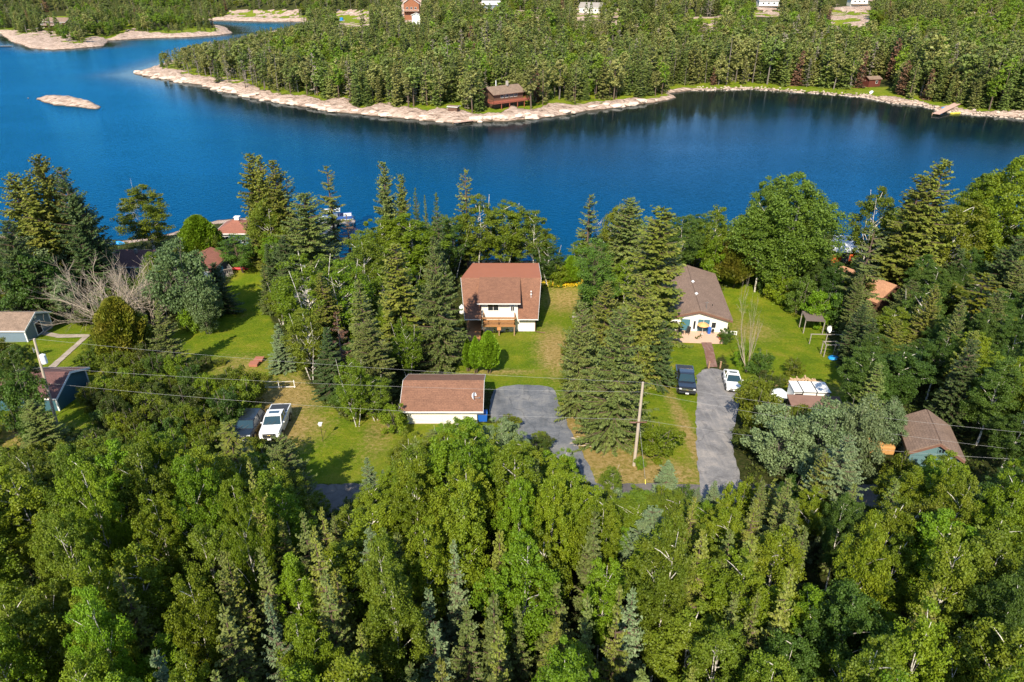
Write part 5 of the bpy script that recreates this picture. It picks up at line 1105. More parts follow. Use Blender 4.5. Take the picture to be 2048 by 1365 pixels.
bare('bare_tree', 'clump', 180, 484, 662, 235, 'large bare brown tree with many upright branches, leftmost of the yard', 'bare_twig')
bare('bare_tree', 'clump', 262, 492, 655, 150, 'smaller bare brown tree leaning against the grey-green poplar', 'bare_twig', variant=1)
T('bigcedar', 222, 597, 722, 92, 'rounded yellow-green cedar beside the concrete path', leaf='cedar_olive', variant=0)
T('spire', 312, 600, 745, 62, 'narrow spruce right of the rounded yellow-green cedar', leaf='spruce_needle')
T('bigcedar', 390, 432, 525, 78, 'bright green round tree left of the lakeside boathouse', leaf='bright_leaf', variant=0)
T('pine', 470, 468, 545, 84, 'light green layered pine in front of the blue boathouse')
T('shrub', 420, 468, 530, 50, 'yellow-green shrub between the round tree and the layered pine', leaf='olive_leaf')
T('spruce', 497, 303, 530, 70, 'tallest olive spruce left of the pontoon boat, leftmost of its clump', leaf='spruce_olive')
T('spruce', 516, 308, 535, 60, 'second olive spruce of the tall clump left of the pontoon boat', leaf='spruce_olive')
T('spruce', 545, 318, 540, 70, 'third olive spruce of the tall clump left of the pontoon boat', leaf='spruce_olive')
T('lacy', 568, 340, 535, 60, 'thin grey lacy spruce at the right edge of the tall clump by the boat', leaf='spruce_blue', bark='grey_bark')
T('birch', 525, 400, 545, 90, 'dark olive leafy tree at the foot of the tall spruce clump', leaf='olive_leaf')
T('fat', 605, 383, 580, 150, 'wide drooping spruce directly left of the pontoon boat', leaf='spruce_needle')
T('fat', 565, 470, 600, 80, 'dark lower spruce under the wide drooping one', leaf='spruce_dark')
T('lacy', 652, 330, 500, 62, 'open lacy spruce growing by the dock', leaf='spruce_olive')
T('deadsp', 692, 428, 535, 52, 'dead brown spruce right of the dock')
T('spire', 525, 530, 628, 40, 'slim spruce at the upper edge of the left lawn', leaf='spruce_needle')
T('birch', 600, 510, 700, 150, 'bright green leafy tree right of the left lawn', leaf='bright_leaf')
T('birch', 680, 520, 690, 130, 'bright green leafy tree behind the dead brown branches', leaf='bright_leaf')
T('spire', 640, 545, 715, 70, 'olive spruce rising out of the bright green trees', leaf='spruce_olive')
T('spire', 553, 648, 742, 46, 'pale blue spruce standing alone at the lawn corner', leaf='spruce_blue')
T('birch', 605, 620, 760, 90, 'leafy tree between the pale blue spruce and the bare white branches', leaf='olive_leaf')
bare('bare_tree', 'tree', 615, 642, 745, 70, 'bare white branched tree right of the pale blue spruce', 'pale_twig')
T('spire', 652, 655, 790, 62, 'dark narrow spruce beside the rust-brown dead foliage', leaf='spruce_dark')
T('deadsp', 672, 625, 770, 50, 'rust-brown dead spruce right of the dark narrow spruce')
T('spire', 717, 560, 780, 82, 'grey-green spruce with a fine pointed top left of the tall drooping one', leaf='spruce_needle')
T('fat', 735, 640, 800, 110, 'low grey-green spruce left of the garage', leaf='spruce_needle')
T('spruce', 790, 485, 710, 95, 'olive spruce half hidden left of the tall drooping one', leaf='spruce_olive')
T('fat', 868, 472, 742, 118, 'tall drooping spruce left of the brown-roofed house', leaf='spruce_needle', variant=0)
T('spruce', 765, 321, 560, 58, 'tallest pointed spruce against the lake left of the brown-roofed house', leaf='spruce_needle')
T('spruce', 800, 345, 560, 42, 'yellowish spruce right of the tallest one against the lake', leaf='spruce_olive')
T('spire', 830, 375, 560, 28, 'small slim spruce second from the right in the lakeside row', leaf='spruce_dark')
T('spire', 849, 390, 560, 24, 'slimmest spruce in the lakeside row left of the brown-roofed house', leaf='spruce_needle')
T('spire', 872, 385, 580, 36, 'dark slim spruce nearest the brown-roofed house in the lakeside row', leaf='spruce_dark')
T('lacy', 930, 338, 540, 56, 'yellow-green spruce behind the left corner of the brown-roofed house', leaf='spruce_olive')
T('aspen', 760, 430, 600, 120, 'dense green tree under the tallest pointed spruce by the lake', leaf='aspen_leaf')
T('aspen', 820, 430, 600, 120, 'dense green tree behind the tall drooping spruce', leaf='aspen_leaf')
T('birch', 720, 470, 640, 100, 'leafy tree at the left end of the dense green row by the lake', leaf='birch_leaf')
T('birch', 955, 390, 545, 110, 'birch with pale trunks behind the left half of the brown roof', leaf='birch_leaf')
T('birch', 1010, 402, 545, 100, 'birch behind the middle of the brown roof', leaf='aspen_leaf')
T('birch', 1068, 420, 552, 95, 'birch with a forked white trunk behind the right half of the brown roof', leaf='birch_leaf')
T('birch', 905, 440, 555, 80, 'leafy tree between the tall drooping spruce and the birches', leaf='aspen_leaf_dark')
T('birch', 1100, 485, 570, 70, 'small leafy tree at the right corner of the brown-roofed house', leaf='aspen_leaf_dark')
T('bigcedar', 1142, 512, 572, 40, 'small pointed cedar by the water behind the yellow flowers', leaf='cedar_leaf', variant=1)
T('shrub', 1118, 525, 575, 50, 'shrub left of the small pointed cedar by the water', leaf='aspen_leaf')
T('lacy', 1180, 388, 545, 60, 'grey-green spruce leaning over the lake beside the bare white trunks', leaf='spruce_needle')
bare('bare_tree', 'tree', 1196, 412, 520, 40, 'bare white dead tree at the lakeside, left of the pair', 'pale_twig')
bare('bare_tree', 'tree', 1228, 405, 520, 50, 'bare white dead tree at the lakeside, right of the pair', 'pale_twig', variant=1)
T('pine', 1195, 475, 640, 100, 'bright green pine right of the yellow flowers', leaf='pine_needle')
T('spruce', 1262, 395, 590, 90, 'olive-green tree with a purple-grey tip right of the dead white trees', leaf='spruce_needle')
T('birch', 1240, 410, 560, 80, 'leafy tree behind the bright green pine', leaf='olive_leaf')
T('spruce', 1325, 410, 680, 120, 'tall yellow-green spruce left of the grey-brown roof', leaf='spruce_olive')
T('lacy', 1290, 450, 640, 70, 'grey-olive spruce left of the tall yellow-green one', leaf='spruce_needle')
T('fat', 1290, 545, 770, 130, 'olive spruce in the middle of the big clump left of the grey-brown roof', leaf='spruce_olive')
T('fat', 1165, 600, 832, 100, 'spruce at the left edge of the big clump, beside the asphalt drive', leaf='spruce_needle')
T('fat', 1245, 615, 885, 150, 'widest spruce of the big clump, standing behind the right utility pole', leaf='spruce_needle')
T('fat', 1325, 640, 770, 90, 'dark blue-green spruce behind the black pickup', leaf='spruce_dark')
T('fat', 1215, 560, 760, 110, 'spruce behind the widest one of the big clump', leaf='spruce_olive')
T('aspen', 1375, 430, 570, 90, 'leafy tree behind the far end of the grey-brown roof', leaf='aspen_leaf_dark')
T('birch', 1435, 408, 565, 80, 'yellowish leafy tree by the lake right of the grey-brown roof', leaf='birch_leaf')
T('shrub', 1438, 475, 572, 70, 'round dark green tree beside the rust-tinted cedar', leaf='bright_leaf')
T('bigcedar', 1481, 460, 578, 78, 'rust-tinted olive cedar at the top of the right lawn', leaf='cedar_olive', variant=1)
T('birch', 1500, 420, 560, 80, 'thin leafy tree left of the huge poplar', leaf='birch_leaf')
T('big', 1600, 350, 590, 198, 'huge round poplar with a white trunk by the lake, largest crown of the shore', leaf='poplar_leaf')
T('aspen', 1548, 352, 585, 90, 'poplar crown forming the left shoulder of the huge one', leaf='poplar_leaf')
T('birch', 1765, 375, 560, 95, 'loose pale birch right of the orange boathouse', leaf='birch_leaf')
T('lacy', 1752, 452, 655, 90, 'grey-green spruce in front of the orange-brown roof', leaf='spruce_needle')
T('spruce', 1848, 348, 600, 100, 'olive spruce, left and shorter of the pair at the right lakeshore', leaf='spruce_olive')
T('spruce', 1892, 315, 600, 105, 'olive spruce, right and taller of the pair at the right lakeshore', leaf='spruce_olive')
T('birch', 1935, 400, 600, 120, 'olive birch with forked pale branches right of the spruce pair', leaf='olive_leaf')
T('aspen', 1985, 345, 570, 110, 'leafy tree second from the right edge at the lakeshore', leaf='aspen_leaf')
T('big', 2045, 318, 580, 190, 'large leafy tree at the right edge by the lake', leaf='aspen_leaf')
T('fat', 2040, 470, 650, 120, 'dark tree at the right edge below the large leafy one', leaf='spruce_dark')
T('deadsp', 2025, 535, 640, 90, 'rusty dead branches at the right edge')
T('lacy', 1975, 545, 700, 110, 'yellow-olive tree beside the small grey shed', leaf='cedar_olive')
T('birch', 1860, 570, 700, 100, 'leafy tree with bare white twigs right of the orange-brown roof', leaf='aspen_leaf_dark')
T('fat', 1828, 560, 690, 90, 'dark green spruce at the corner of the orange-brown roof', leaf='spruce_needle')
bare('bare_tree', 'tree', 1845, 600, 700, 50, 'bare white twigs in the trees right of the orange-brown roof', 'pale_twig')
bare('bare_tree', 'tree', 1528, 552, 745, 75, 'tall bare pale birch on the right lawn', 'bare_twig', variant=1)
T('shrub', 1528, 700, 752, 55, 'dark bush at the foot of the bare pale birch', leaf='aspen_leaf_dark')
T('shrub', 1485, 690, 735, 35, 'small bush on the lawn right of the brick path', leaf='bright_leaf')
T('shrub', 1592, 715, 752, 40, 'small dark bush on the lawn above the white trailer', leaf='olive_leaf')
T('shrub', 1530, 766, 870, 96, 'yellow-green leafy tree right of the gravel drive', leaf='olive_leaf', variant=1)
T('poplar', 1575, 828, 945, 150, 'silver poplar clump nearest the gravel drive', leaf='silver_leaf')
T('poplar', 1660, 808, 955, 150, 'silver poplar clump in the middle, hiding the wood pile', leaf='silver_leaf')
T('poplar', 1735, 795, 955, 120, 'silver poplar clump left of the teal shed', leaf='silver_leaf')
T('poplar', 1790, 800, 900, 80, 'small silver poplar against the teal shed roof', leaf='silver_leaf')
T('fat', 1698, 872, 1090, 150, 'big pale green spruce below the silver poplars', leaf='spruce_blue')
T('fat', 1655, 905, 1080, 90, 'yellow-green spruce left of the big pale green one', leaf='spruce_olive')
T('spruce', 1308, 1015, 1210, 120, 'pale blue-green spruce in the foreground below the right utility pole', leaf='spruce_blue')
T('spire', 1337, 922, 1000, 52, 'blue spruce at the roadside between the pole and the gravel drive', leaf='spruce_blue')
T('spire', 1398, 975, 1060, 34, 'blue spruce tip at the foot of the gravel drive, left one', leaf='spruce_blue')
T('spire', 1432, 962, 1050, 40, 'blue spruce tip at the foot of the gravel drive, right one', leaf='spruce_blue')
T('spire', 733, 915, 1030, 50, 'blue spruce at the roadside below the front lawn', leaf='spruce_blue')
T('spire', 765, 940, 1010, 30, 'little blue spruce right of the roadside one, lower of the three', leaf='spruce_blue')
T('spire', 787, 918, 1010, 26, 'little blue spruce, left of the tight pair at the lawn edge', leaf='spruce_blue')
T('spire', 801, 912, 1010, 26, 'little blue spruce, right of the tight pair at the lawn edge', leaf='spruce_blue')
T('spire', 1145, 905, 1010, 34, 'small blue spruce against the asphalt drive', leaf='spruce_blue')
T('birch', 1225, 935, 1005, 56, 'small light birch beside the foot of the asphalt drive', leaf='birch_leaf', variant=0)
T('shrub', 785, 808, 868, 66, 'round bush at the left end of the garage', leaf='aspen_leaf')
T('shrub', 1325, 848, 915, 90, 'dark spreading bush between the right utility pole and the gravel drive', leaf='aspen_leaf')
T('shrub', 1283, 915, 940, 26, 'little bush at the foot of the right utility pole', leaf='bright_leaf')
T('lacy', 440, 838, 1010, 110, 'thin leaning olive spruce in front of the dark car', leaf='spruce_olive', lean=-.10)
T('fat', 560, 868, 1030, 120, 'drooping half-bare spruce in front of the white pickup', leaf='spruce_needle')
T('cedar', 934, 678, 744, 22, 'pointed cedar shrub on the left of the three in the front lawn', variant=1)
T('cedar', 950, 674, 747, 26, 'pointed cedar shrub in the middle of the three in the front lawn', variant=1)
T('cedar', 977, 664, 747, 42, 'widest cedar shrub on the right of the three in the front lawn', variant=0)
T('spruce', 60, 800, 915, 70, 'young spruce beside the left utility pole', leaf='spruce_needle')
T('shrub', 462, 735, 800, 80, 'shrub between the left lawn and the dark car', leaf='olive_leaf')
T('shrub', 445, 780, 850, 90, 'leafy shrub left of the dark car', leaf='aspen_leaf_dark')
T('shrub', 500, 745, 805, 60, 'shrub at the edge of the straw-coloured parking patch', leaf='olive_leaf')
T('aspen', 1893, 908, 1015, 80, 'leafy tree covering the right corner of the teal shed', leaf='birch_leaf')
T('shrub', 1815, 905, 985, 60, 'bush at the left corner of the teal shed', leaf='olive_leaf')
T('shrub', 1455, 655, 690, 26, 'small bush at the right corner of the deck', leaf='aspen_leaf_dark')

for (px, py, w, lf, lb) in ((820, 862, 80, 'olive_leaf', 'yellowish aspen just below the left half of the garage'), (880, 858, 95, 'aspen_leaf', 'bright aspen just below the middle of the garage'), (940, 842, 100, 'bright_leaf', 'tallest bright aspen below the right half of the garage'),
                            (1005, 830, 90, 'silver_leaf', 'grey-green round tree covering the corner of the asphalt drive'), (1035, 885, 90, 'aspen_leaf', 'bright aspen left of the lower asphalt drive'), (1090, 905, 70, 'bright_leaf', 'aspen with an upright crown over the left edge of the asphalt drive'), (1128, 898, 60, 'bright_leaf', 'slim bright aspen over the middle of the asphalt drive'),
                            (985, 905, 90, 'bright_leaf', 'bright aspen in front of the grey-green round tree'), (790, 930, 80, 'aspen_leaf', 'aspen below the two little blue spruces')):
    T('aspen', px, py, 1035 if px != 1005 else 985, w, lb, leaf=lf)
for (px, py, w, lf, lb) in ((1195, 982, 70, 'silver_leaf', 'silvery bush at the foot of the asphalt drive'), (1245, 985, 80, 'silver_leaf', 'silvery bush below the light birch by the road'), (1288, 982, 60, 'olive_leaf', 'olive bush below the yellow guy marker'), (1330, 974, 56, 'birch_leaf', 'yellow-green bush at the foot of the roadside blue spruce'), (1432, 992, 60, 'silver_leaf', 'silvery bush at the foot of the gravel drive'), (1590, 950, 80, 'aspen_leaf_dark', 'dark bush under the silver poplars'), (1645, 955, 70, 'olive_leaf', 'olive bush left of the big pale green spruce'),
                            (1378, 972, 60, 'aspen_leaf_dark', 'dark bush right of the roadside blue spruce'), (1160, 958, 60, 'aspen_leaf', 'green bush over the lower end of the asphalt drive'), (1480, 965, 70, 'aspen_leaf', 'green bush right of the foot of the gravel drive'), (1520, 955, 70, 'olive_leaf', 'olive bush between the gravel drive and the silver poplars')):
    T('shrub', px, py, 1042, w, lb, leaf=lf)
for (px, py, yb, w, lf, lb) in ((1572, 545, 608, 60, 'aspen_leaf', 'bush at the left foot of the huge round poplar'), (1612, 556, 628, 70, 'poplar_leaf', 'bush right of the white poplar trunk at the lawn edge'), (1652, 575, 655, 65, 'bright_leaf', 'bright bush above the arbor'),
                            (1690, 575, 655, 75, 'aspen_leaf_dark', 'dark bush above and right of the arbor'), (1545, 520, 590, 60, 'aspen_leaf_dark', 'dark bush behind the top of the bare pale birch')):
    T('shrub', px, py, yb, w, lb, leaf=lf)
# ------------------------------------------------------------------ the woods: scattered, kept off what shows between them
SKY = [(0, 390), (100, 370), (180, 475), (210, 500), (330, 478), (420, 470), (470, 420), (560, 370), (640, 480), (700, 525), (720, 470), (760, 440), (880, 420), (940, 400), (1080, 440),
       (1100, 495), (1130, 530), (1150, 490), (1200, 440), (1320, 430), (1480, 420), (1520, 390), (1680, 410), (1700, 480), (1740, 440), (1800, 410), (1900, 380), (2048, 370)]
FTOP = [(-100, 900), (0, 900), (60, 880), (130, 868), (300, 850), (380, 860), (430, 880), (480, 900), (600, 950), (625, 1005), (680, 1010), (710, 960), (760, 950), (800, 905), (850, 850), (900, 845), (950, 838), (1010, 842), (1050, 875), (1080, 905), (1130, 895),
        (1165, 930), (1190, 978), (1300, 985), (1400, 990), (1470, 975), (1500, 950), (1560, 955), (1620, 960), (1650, 960), (1750, 960), (1800, 935), (1850, 900), (1920, 905), (1960, 960), (2048, 880), (2200, 860)]
VIS = [
    [(345, 705), (370, 668), (405, 645), (465, 570), (500, 520), (535, 545), (520, 600), (545, 650), (545, 735), (470, 720), (400, 715)],
    [(480, 700), (545, 700), (560, 750), (600, 765), (600, 790), (520, 775)],
    [(520, 790), (610, 775), (640, 810), (700, 850), (795, 820), (860, 852), (830, 872), (790, 905), (740, 920), (690, 955), (622, 960), (606, 930), (600, 890), (560, 840)],
    [(905, 675), (960, 675), (1075, 668), (1092, 580), (1150, 575), (1150, 650), (1115, 700), (1125, 800), (1155, 880), (1190, 960), (1150, 925), (1085, 860), (1050, 840), (980, 820), (985, 770), (930, 745)],
    [(1160, 880), (1260, 900), (1300, 960), (1290, 990), (1255, 960), (1190, 930)], [(1290, 750), (1345, 705), (1400, 685), (1470, 690), (1475, 790), (1465, 900), (1478, 960), (1400, 985), (1345, 940), (1285, 880)],
    [(1455, 575), (1500, 560), (1560, 565), (1610, 600), (1640, 660), (1690, 770), (1700, 800), (1640, 770), (1560, 750), (1500, 740), (1450, 690)],
    [(90, 655), (170, 650), (178, 680), (160, 712), (130, 735), (80, 740), (80, 690)], [(125, 830), (180, 815), (190, 850), (160, 870), (120, 850)], [(0, 862), (50, 850), (50, 900), (0, 905)]]
PROT = VIS + [
    [(905, 520), (1095, 520), (1095, 668), (930, 690), (905, 650)], [(798, 748), (985, 748), (985, 830), (800, 845)], [(1345, 520), (1480, 560), (1480, 690), (1345, 690)],
    [(0, 620), (100, 620), (105, 690), (0, 690)], [(58, 742), (152, 742), (140, 800), (118, 830), (95, 790)], [(66, 680), (84, 680), (118, 850), (106, 850)], [(425, 437), (500, 437), (500, 490), (430, 490)], [(560, 805), (600, 815), (570, 890), (470, 870)],
    [(625, 415), (705, 415), (705, 455), (625, 455)], [(645, 505), (710, 470), (710, 515), (690, 525)], [(1660, 470), (1730, 470), (1715, 525), (1660, 525)], [(1735, 545), (1800, 545), (1800, 590), (1755, 650)],
    [(1580, 760), (1665, 765), (1665, 815), (1580, 815)], [(1830, 820), (1905, 900), (1895, 915), (1825, 925)], [(1745, 895), (1795, 895), (1790, 915), (1745, 915)], [(1600, 630), (1680, 640), (1680, 715), (1610, 690)],
    [(220, 470), (345, 465), (345, 500), (220, 500)], [(225, 512), (285, 512), (285, 540), (225, 540)], [(375, 515), (470, 515), (470, 560), (375, 560)], [(1130, 545), (1165, 545), (1165, 590), (1130, 590)],
    [(1348, 728), (1395, 728), (1395, 795), (1348, 795)], [(1340, 880), (1340, 1000), (1290, 990)], [(1930, 570), (1950, 570), (1950, 590), (1930, 590)]]

def silhouette(x, y, z, h, r, cone):
    pts = []
    for f in (.2, .4, .6, .8, 1.0):
        w = r * (1 - f) if cone else r * math.sin(math.pi * min(1, f * .85 + .12)) * (0.2 if f == 1 else 1)
        for s in (-1, 0, 1): pts.append(proj(x + s * w * .85, y, z + f * h))
    return np.array(pts)
def ok_view(x, y, z, h, r, cone):
    P = silhouette(x, y, z, h, r, cone)
    if (P[:, 1] < np.interp(P[:, 0], [a for a, c in SKY], [c for a, c in SKY])).any(): return False
    if y < 41 and (P[:, 1] < np.interp(P[:, 0], [a for a, c in FTOP], [c for a, c in FTOP])).any(): return False
    return not any(inpoly(P[:, 0], P[:, 1], q).any() for q in PROT)
COLS = [(-1e9, 'at the left edge'), (230, 'below the left sheds'), (480, 'below the parked cars'), (700, 'below the front lawn'), (900, 'below the garage'), (1080, 'below the asphalt drive'), (1230, 'below the right pole'),
        (1400, 'below the gravel drive'), (1560, 'below the silver poplars'), (1760, 'below the teal shed'), (1930, 'at the right edge')]
ADJ = {'poplar_leaf': 'green', 'grey_green_leaf': 'grey-green', 'aspen_leaf': 'green', 'bright_leaf': 'bright green', 'birch_leaf': 'yellow-green', 'olive_leaf': 'olive', 'aspen_leaf_dark': 'dark green', 'spruce_needle': 'green', 'spruce_blue': 'blue-green', 'spruce_olive': 'olive',
       'spruce_dark': 'dark', 'under_leaf': 'brownish green', 'silver_leaf': 'silver-green', 'pine_needle': 'green', 'cedar_olive': 'olive'}
def size_word(h, kind):
    a, c = {'aspen': (8, 11), 'spire': (5, 8), 'spruce': (8, 11), 'birch': (6, 9)}.get(kind, (2.2, 3.4))
    return 'small' if h < a else ('medium' if h < c else 'tall')
def scatter(cands, spacing_k, choose, zone, group_of):
    n = 0
    for x, y in cands:
        kind, h, r, leaf = choose(x, y)
        if kind is None: continue
        if any((x - a) ** 2 + (y - c) ** 2 < (spacing_k * (r + q)) ** 2 for a, c, q in PLANTED): continue
        if any((x - a) ** 2 + (y - c) ** 2 < (q + r * .7) ** 2 for a, c, q in FOOT): continue
        z = gz(x, y); cone = kind in ('spruce', 'spire', 'lacy', 'fat'); done = False
        for k in (1, .93, .86, .78, .7, .6, .48, .38):
            if ok_view(x, y, z, h * k, r * (.4 + .6 * k), cone): done = True; break
        if not done: continue
        px, py = proj(x, y, z + h * k)
        if px < -120 or px > 2170 or py > 1460 or (kind != 'shrub' and h * k < 2.2): continue
        nm = KIND[kind][1]
        plant(kind, x, y, h * k, r * (.4 + .6 * k), zone(px, py, size_word(h * k, kind) + ' ' + ADJ[leaf] + ' ' + nm), group=group_of(nm), leaf=leaf, z=z); n += 1
    return n
def grid(x0, x1, y0, y1, s, fan=False):
    c = []
    y = y0
    while y < y1:
        x = x0
        while x < x1:
            c.append((x + rnd.uniform(-.42, .42) * s, y + rnd.uniform(-.42, .42) * s)); x += s
        y += s * .9
    rnd.shuffle(c); return c
# foreground forest
def ch_front(x, y):  # noqa
    px, py = proj(x, y, 16)
    conif = .17 + .74 * math.exp(-(((px - 1130) / 330) ** 2 + ((py - 1300) / 150) ** 2)) + .4 * math.exp(-(((px - 650) / 260) ** 2 + ((py - 1200) / 170) ** 2))
    if rnd.random() < conif:
        return ('spire', rnd.uniform(8.5, 12.8), rnd.uniform(1.1, 1.6), rnd.choice(['spruce_blue', 'spruce_needle', 'spruce_needle', 'spruce_olive', 'spruce_needle', 'spruce_olive']))
    lf = rnd.choice(['aspen_leaf', 'aspen_leaf', 'birch_leaf', 'aspen_leaf', 'bright_leaf', 'aspen_leaf', 'birch_leaf']) if px < 1500 or rnd.random() < .6 else rnd.choice(['aspen_leaf_dark', 'olive_leaf', 'aspen_leaf'])
    if 800 < px < 1250: lf = rnd.choice(['aspen_leaf', 'bright_leaf', 'aspen_leaf'])
    h = rnd.uniform(8, 14.5)
    if y > 32.5:
        pxx = proj(x, y, 15)[0]; want = np.interp(pxx, [a for a, q in FTOP], [q for a, q in FTOP]) + abs(rnd.gauss(6, 26)) + (40 - y) * 4
        h = min(16, max(4.0, atY(pxx, want, y)[1] - gz(x, y)))
    return ('aspen', h, rnd.uniform(1.35, 2.25), lf)
def z_front(px, py, nm):
    col = [t for a, t in COLS if px >= a][-1]
    row = 'by the road' if py < 980 else ('mid-foreground' if py < 1150 else 'at the bottom')
    return f'{nm} {row} {col}'
nf = scatter(grid(-46, 46, 17, 40.9, 1.8), .50, ch_front, z_front, lambda n: n + ' trees of the foreground forest')
print('front', nf)
for i in range(62):                             # low bushes along the near side of the road
    x = -44 + i * 1.45 + rnd.uniform(-.4, .4); y = rnd.uniform(39.6, 40.7); z = gz(x, y); px0, py0 = proj(x, y, z)
    if any((x - a) ** 2 + (y - q) ** 2 < .8 for a, q, w in PLANTED): continue
    for h in (rnd.uniform(2.2, 3.2), 1.8, 1.3):
        if ok_view(x, y, z, h, 1.2, False):
            px0, py0 = proj(x, y, z + h); lf = rnd.choice(['olive_leaf', 'birch_leaf', 'aspen_leaf', 'silver_leaf', 'under_leaf'])
            plant('shrub', x, y, h, rnd.uniform(1.1, 1.6), z_front(px0, py0, size_word(h, 'shrub') + ' ' + ADJ[lf] + ' roadside shrub'), group='shrubs along the near side of the road', leaf=lf, z=z); break
# low growth between the road and the sheds, and round the yards
def inpx(px, py, poly): return bool(inpoly(np.array([px]), np.array([py]), poly)[0])
SCRUB = [[(130, 700), (300, 720), (350, 760), (480, 790), (520, 770), (500, 900), (620, 930), (600, 990), (-100, 990), (-100, 880), (60, 890), (190, 860), (160, 780)],
         [(600, 700), (800, 740), (800, 820), (690, 860), (620, 800), (590, 740)], [(1480, 760), (1560, 800), (1800, 940), (1900, 940), (1960, 1000), (1500, 1000), (1470, 900)],
         [(-150, 560), (150, 560), (290, 600), (300, 700), (200, 650), (90, 620), (-150, 620)], [(1450, 690), (1600, 770), (1600, 800), (1490, 790)]]
def ch_mid(x, y):
    px, py = proj(x, y, gz(x, y))
    if y > 130 or gz(x, y) < .25: return (None,) * 4
    for i, q in enumerate(SCRUB):
        if inpx(px, py, q): return ('shrub', rnd.uniform(1.8, 3.6) * (1.15 if px < 600 else 1), rnd.uniform(1.2, 2.2), rnd.choice(['olive_leaf', 'under_leaf', 'olive_leaf', 'birch_leaf', 'aspen_leaf_dark', 'aspen_leaf']))
    if px > 1640 or (px > 1500 and y > 92):
        if rnd.random() < .22: return ('spruce', rnd.uniform(7, 11), rnd.uniform(1.5, 2.1), rnd.choice(['spruce_dark', 'spruce_needle', 'spruce_olive']))
        return ('aspen', rnd.uniform(6, 10), rnd.uniform(1.8, 2.7), rnd.choice(['aspen_leaf_dark', 'aspen_leaf_dark', 'aspen_leaf', 'olive_leaf']))
    if 560 < px < 940 or y > 92:
        if rnd.random() < .2: return ('spruce', rnd.uniform(6, 9), rnd.uniform(1.3, 1.8), rnd.choice(['spruce_dark', 'spruce_needle', 'spruce_olive']))
        return ('birch', rnd.uniform(5, 8.5), rnd.uniform(1.6, 2.4), rnd.choice(['aspen_leaf', 'birch_leaf', 'aspen_leaf_dark', 'bright_leaf']))
    if px < 420 and py < 640: return ('birch', rnd.uniform(4, 7), rnd.uniform(1.6, 2.4), rnd.choice(['aspen_leaf_dark', 'silver_leaf', 'olive_leaf']))
    if rnd.random() < .5: return (None,) * 4
    return ('shrub', rnd.uniform(1.2, 2.5), rnd.uniform(.9, 1.6), rnd.choice(['under_leaf', 'olive_leaf']))
MZ = [(-1e9, 'left of the blue shed'), (100, 'beside the left sheds'), (250, 'below the left lawn'), (480, 'by the left parked cars'), (600, 'left of the garage'), (790, 'left of the brown-roofed house'), (900, 'behind the brown-roofed house'),
      (1100, 'beside the big spruce clump'), (1340, 'beside the grey-brown roof'), (1500, 'around the right lawn'), (1680, 'right of the white trailer'), (1800, 'above the teal shed'), (1880, 'right of the teal shed'), (1970, 'at the right edge')]
def z_mid(px, py, nm):
    col = [t for a, t in MZ if px >= a][-1]
    row = 'near the lake' if py < 520 else ('in the back yards' if py < 620 else ('in the yards' if py < 700 else ('behind the road' if py < 800 else 'by the road')))
    return f'{nm} {row} {col}'
nm_ = scatter(grid(-78, 82, 47.5, 118, 2.3), .52, ch_mid, z_mid, lambda n: n + (' bushes between the yards' if n == 'shrub' else ' trees between the yards'))
print('mid', nm_)

# ------------------------------------------------------------------ undergrowth: leaves of ground cover nobody could count
def undergrowth():
    n = 15000; C = np.stack([rng.uniform(-75, 80, n), rng.uniform(16, 122, n)], 1)
    C = C[(np.abs(C[:, 0]) < .8 * C[:, 1] + 14)]; z = height(C[:, 0], C[:, 1])
    keep = (z > .3) & ~((C[:, 1] > 40.6) & (C[:, 1] < 47.2))
    px, py = proj(C[:, 0], C[:, 1], z)
    for q in LAWNS_W: keep &= ~(inpoly(C[:, 0], C[:, 1], q))
    for q in (DRIVE1, DRIVE2): keep &= polydist(px, py, q) > 8; keep &= ~inpoly(px, py, q)
    for (a, c, q) in FOOT: keep &= np.hypot(C[:, 0] - a, C[:, 1] - c) > q * .8
    C = C[keep]; z = z[keep]; m = len(C)
    cent = np.stack([C[:, 0], C[:, 1], z + rng.uniform(.1, .45, m)], 1)
    Vv = leafcloud(cent, rng.uniform(.3, .75, m), 22, .17, flat=.6)
    me = leaf_obj_mesh('undergrowth', Vv); me.materials.append(MATS['under_leaf'])
    o = bpy.data.objects.new('undergrowth', me); COL.objects.link(o); tag(o, 'low brownish green undergrowth covering the forest floor', kind='stuff')
undergrowth()
def flowers():
    cx, cyy = G(1140, 572); n = 2600
    P = np.stack([cx + rng.normal(0, 2.2, n), cyy + rng.normal(0, .6, n), np.zeros(n)], 1); P[:, 2] = height(P[:, 0], P[:, 1]) + rng.uniform(.3, .6, n)
    d = unit(rng.normal(0, 1, (n, 3))); s = unit(np.cross(d, rng.normal(0, 1, (n, 3))))
    me = leaf_obj_mesh('flowers', quads(P, d, s, np.full(n, .07), np.full(n, .06))); me.materials.append(M('flower_yellow', (.75, .52, .01), .7))
    o = bpy.data.objects.new('flower_bed', me); COL.objects.link(o); tag(o, 'bed of yellow flowers at the end of the lawn', kind='stuff')
flowers()

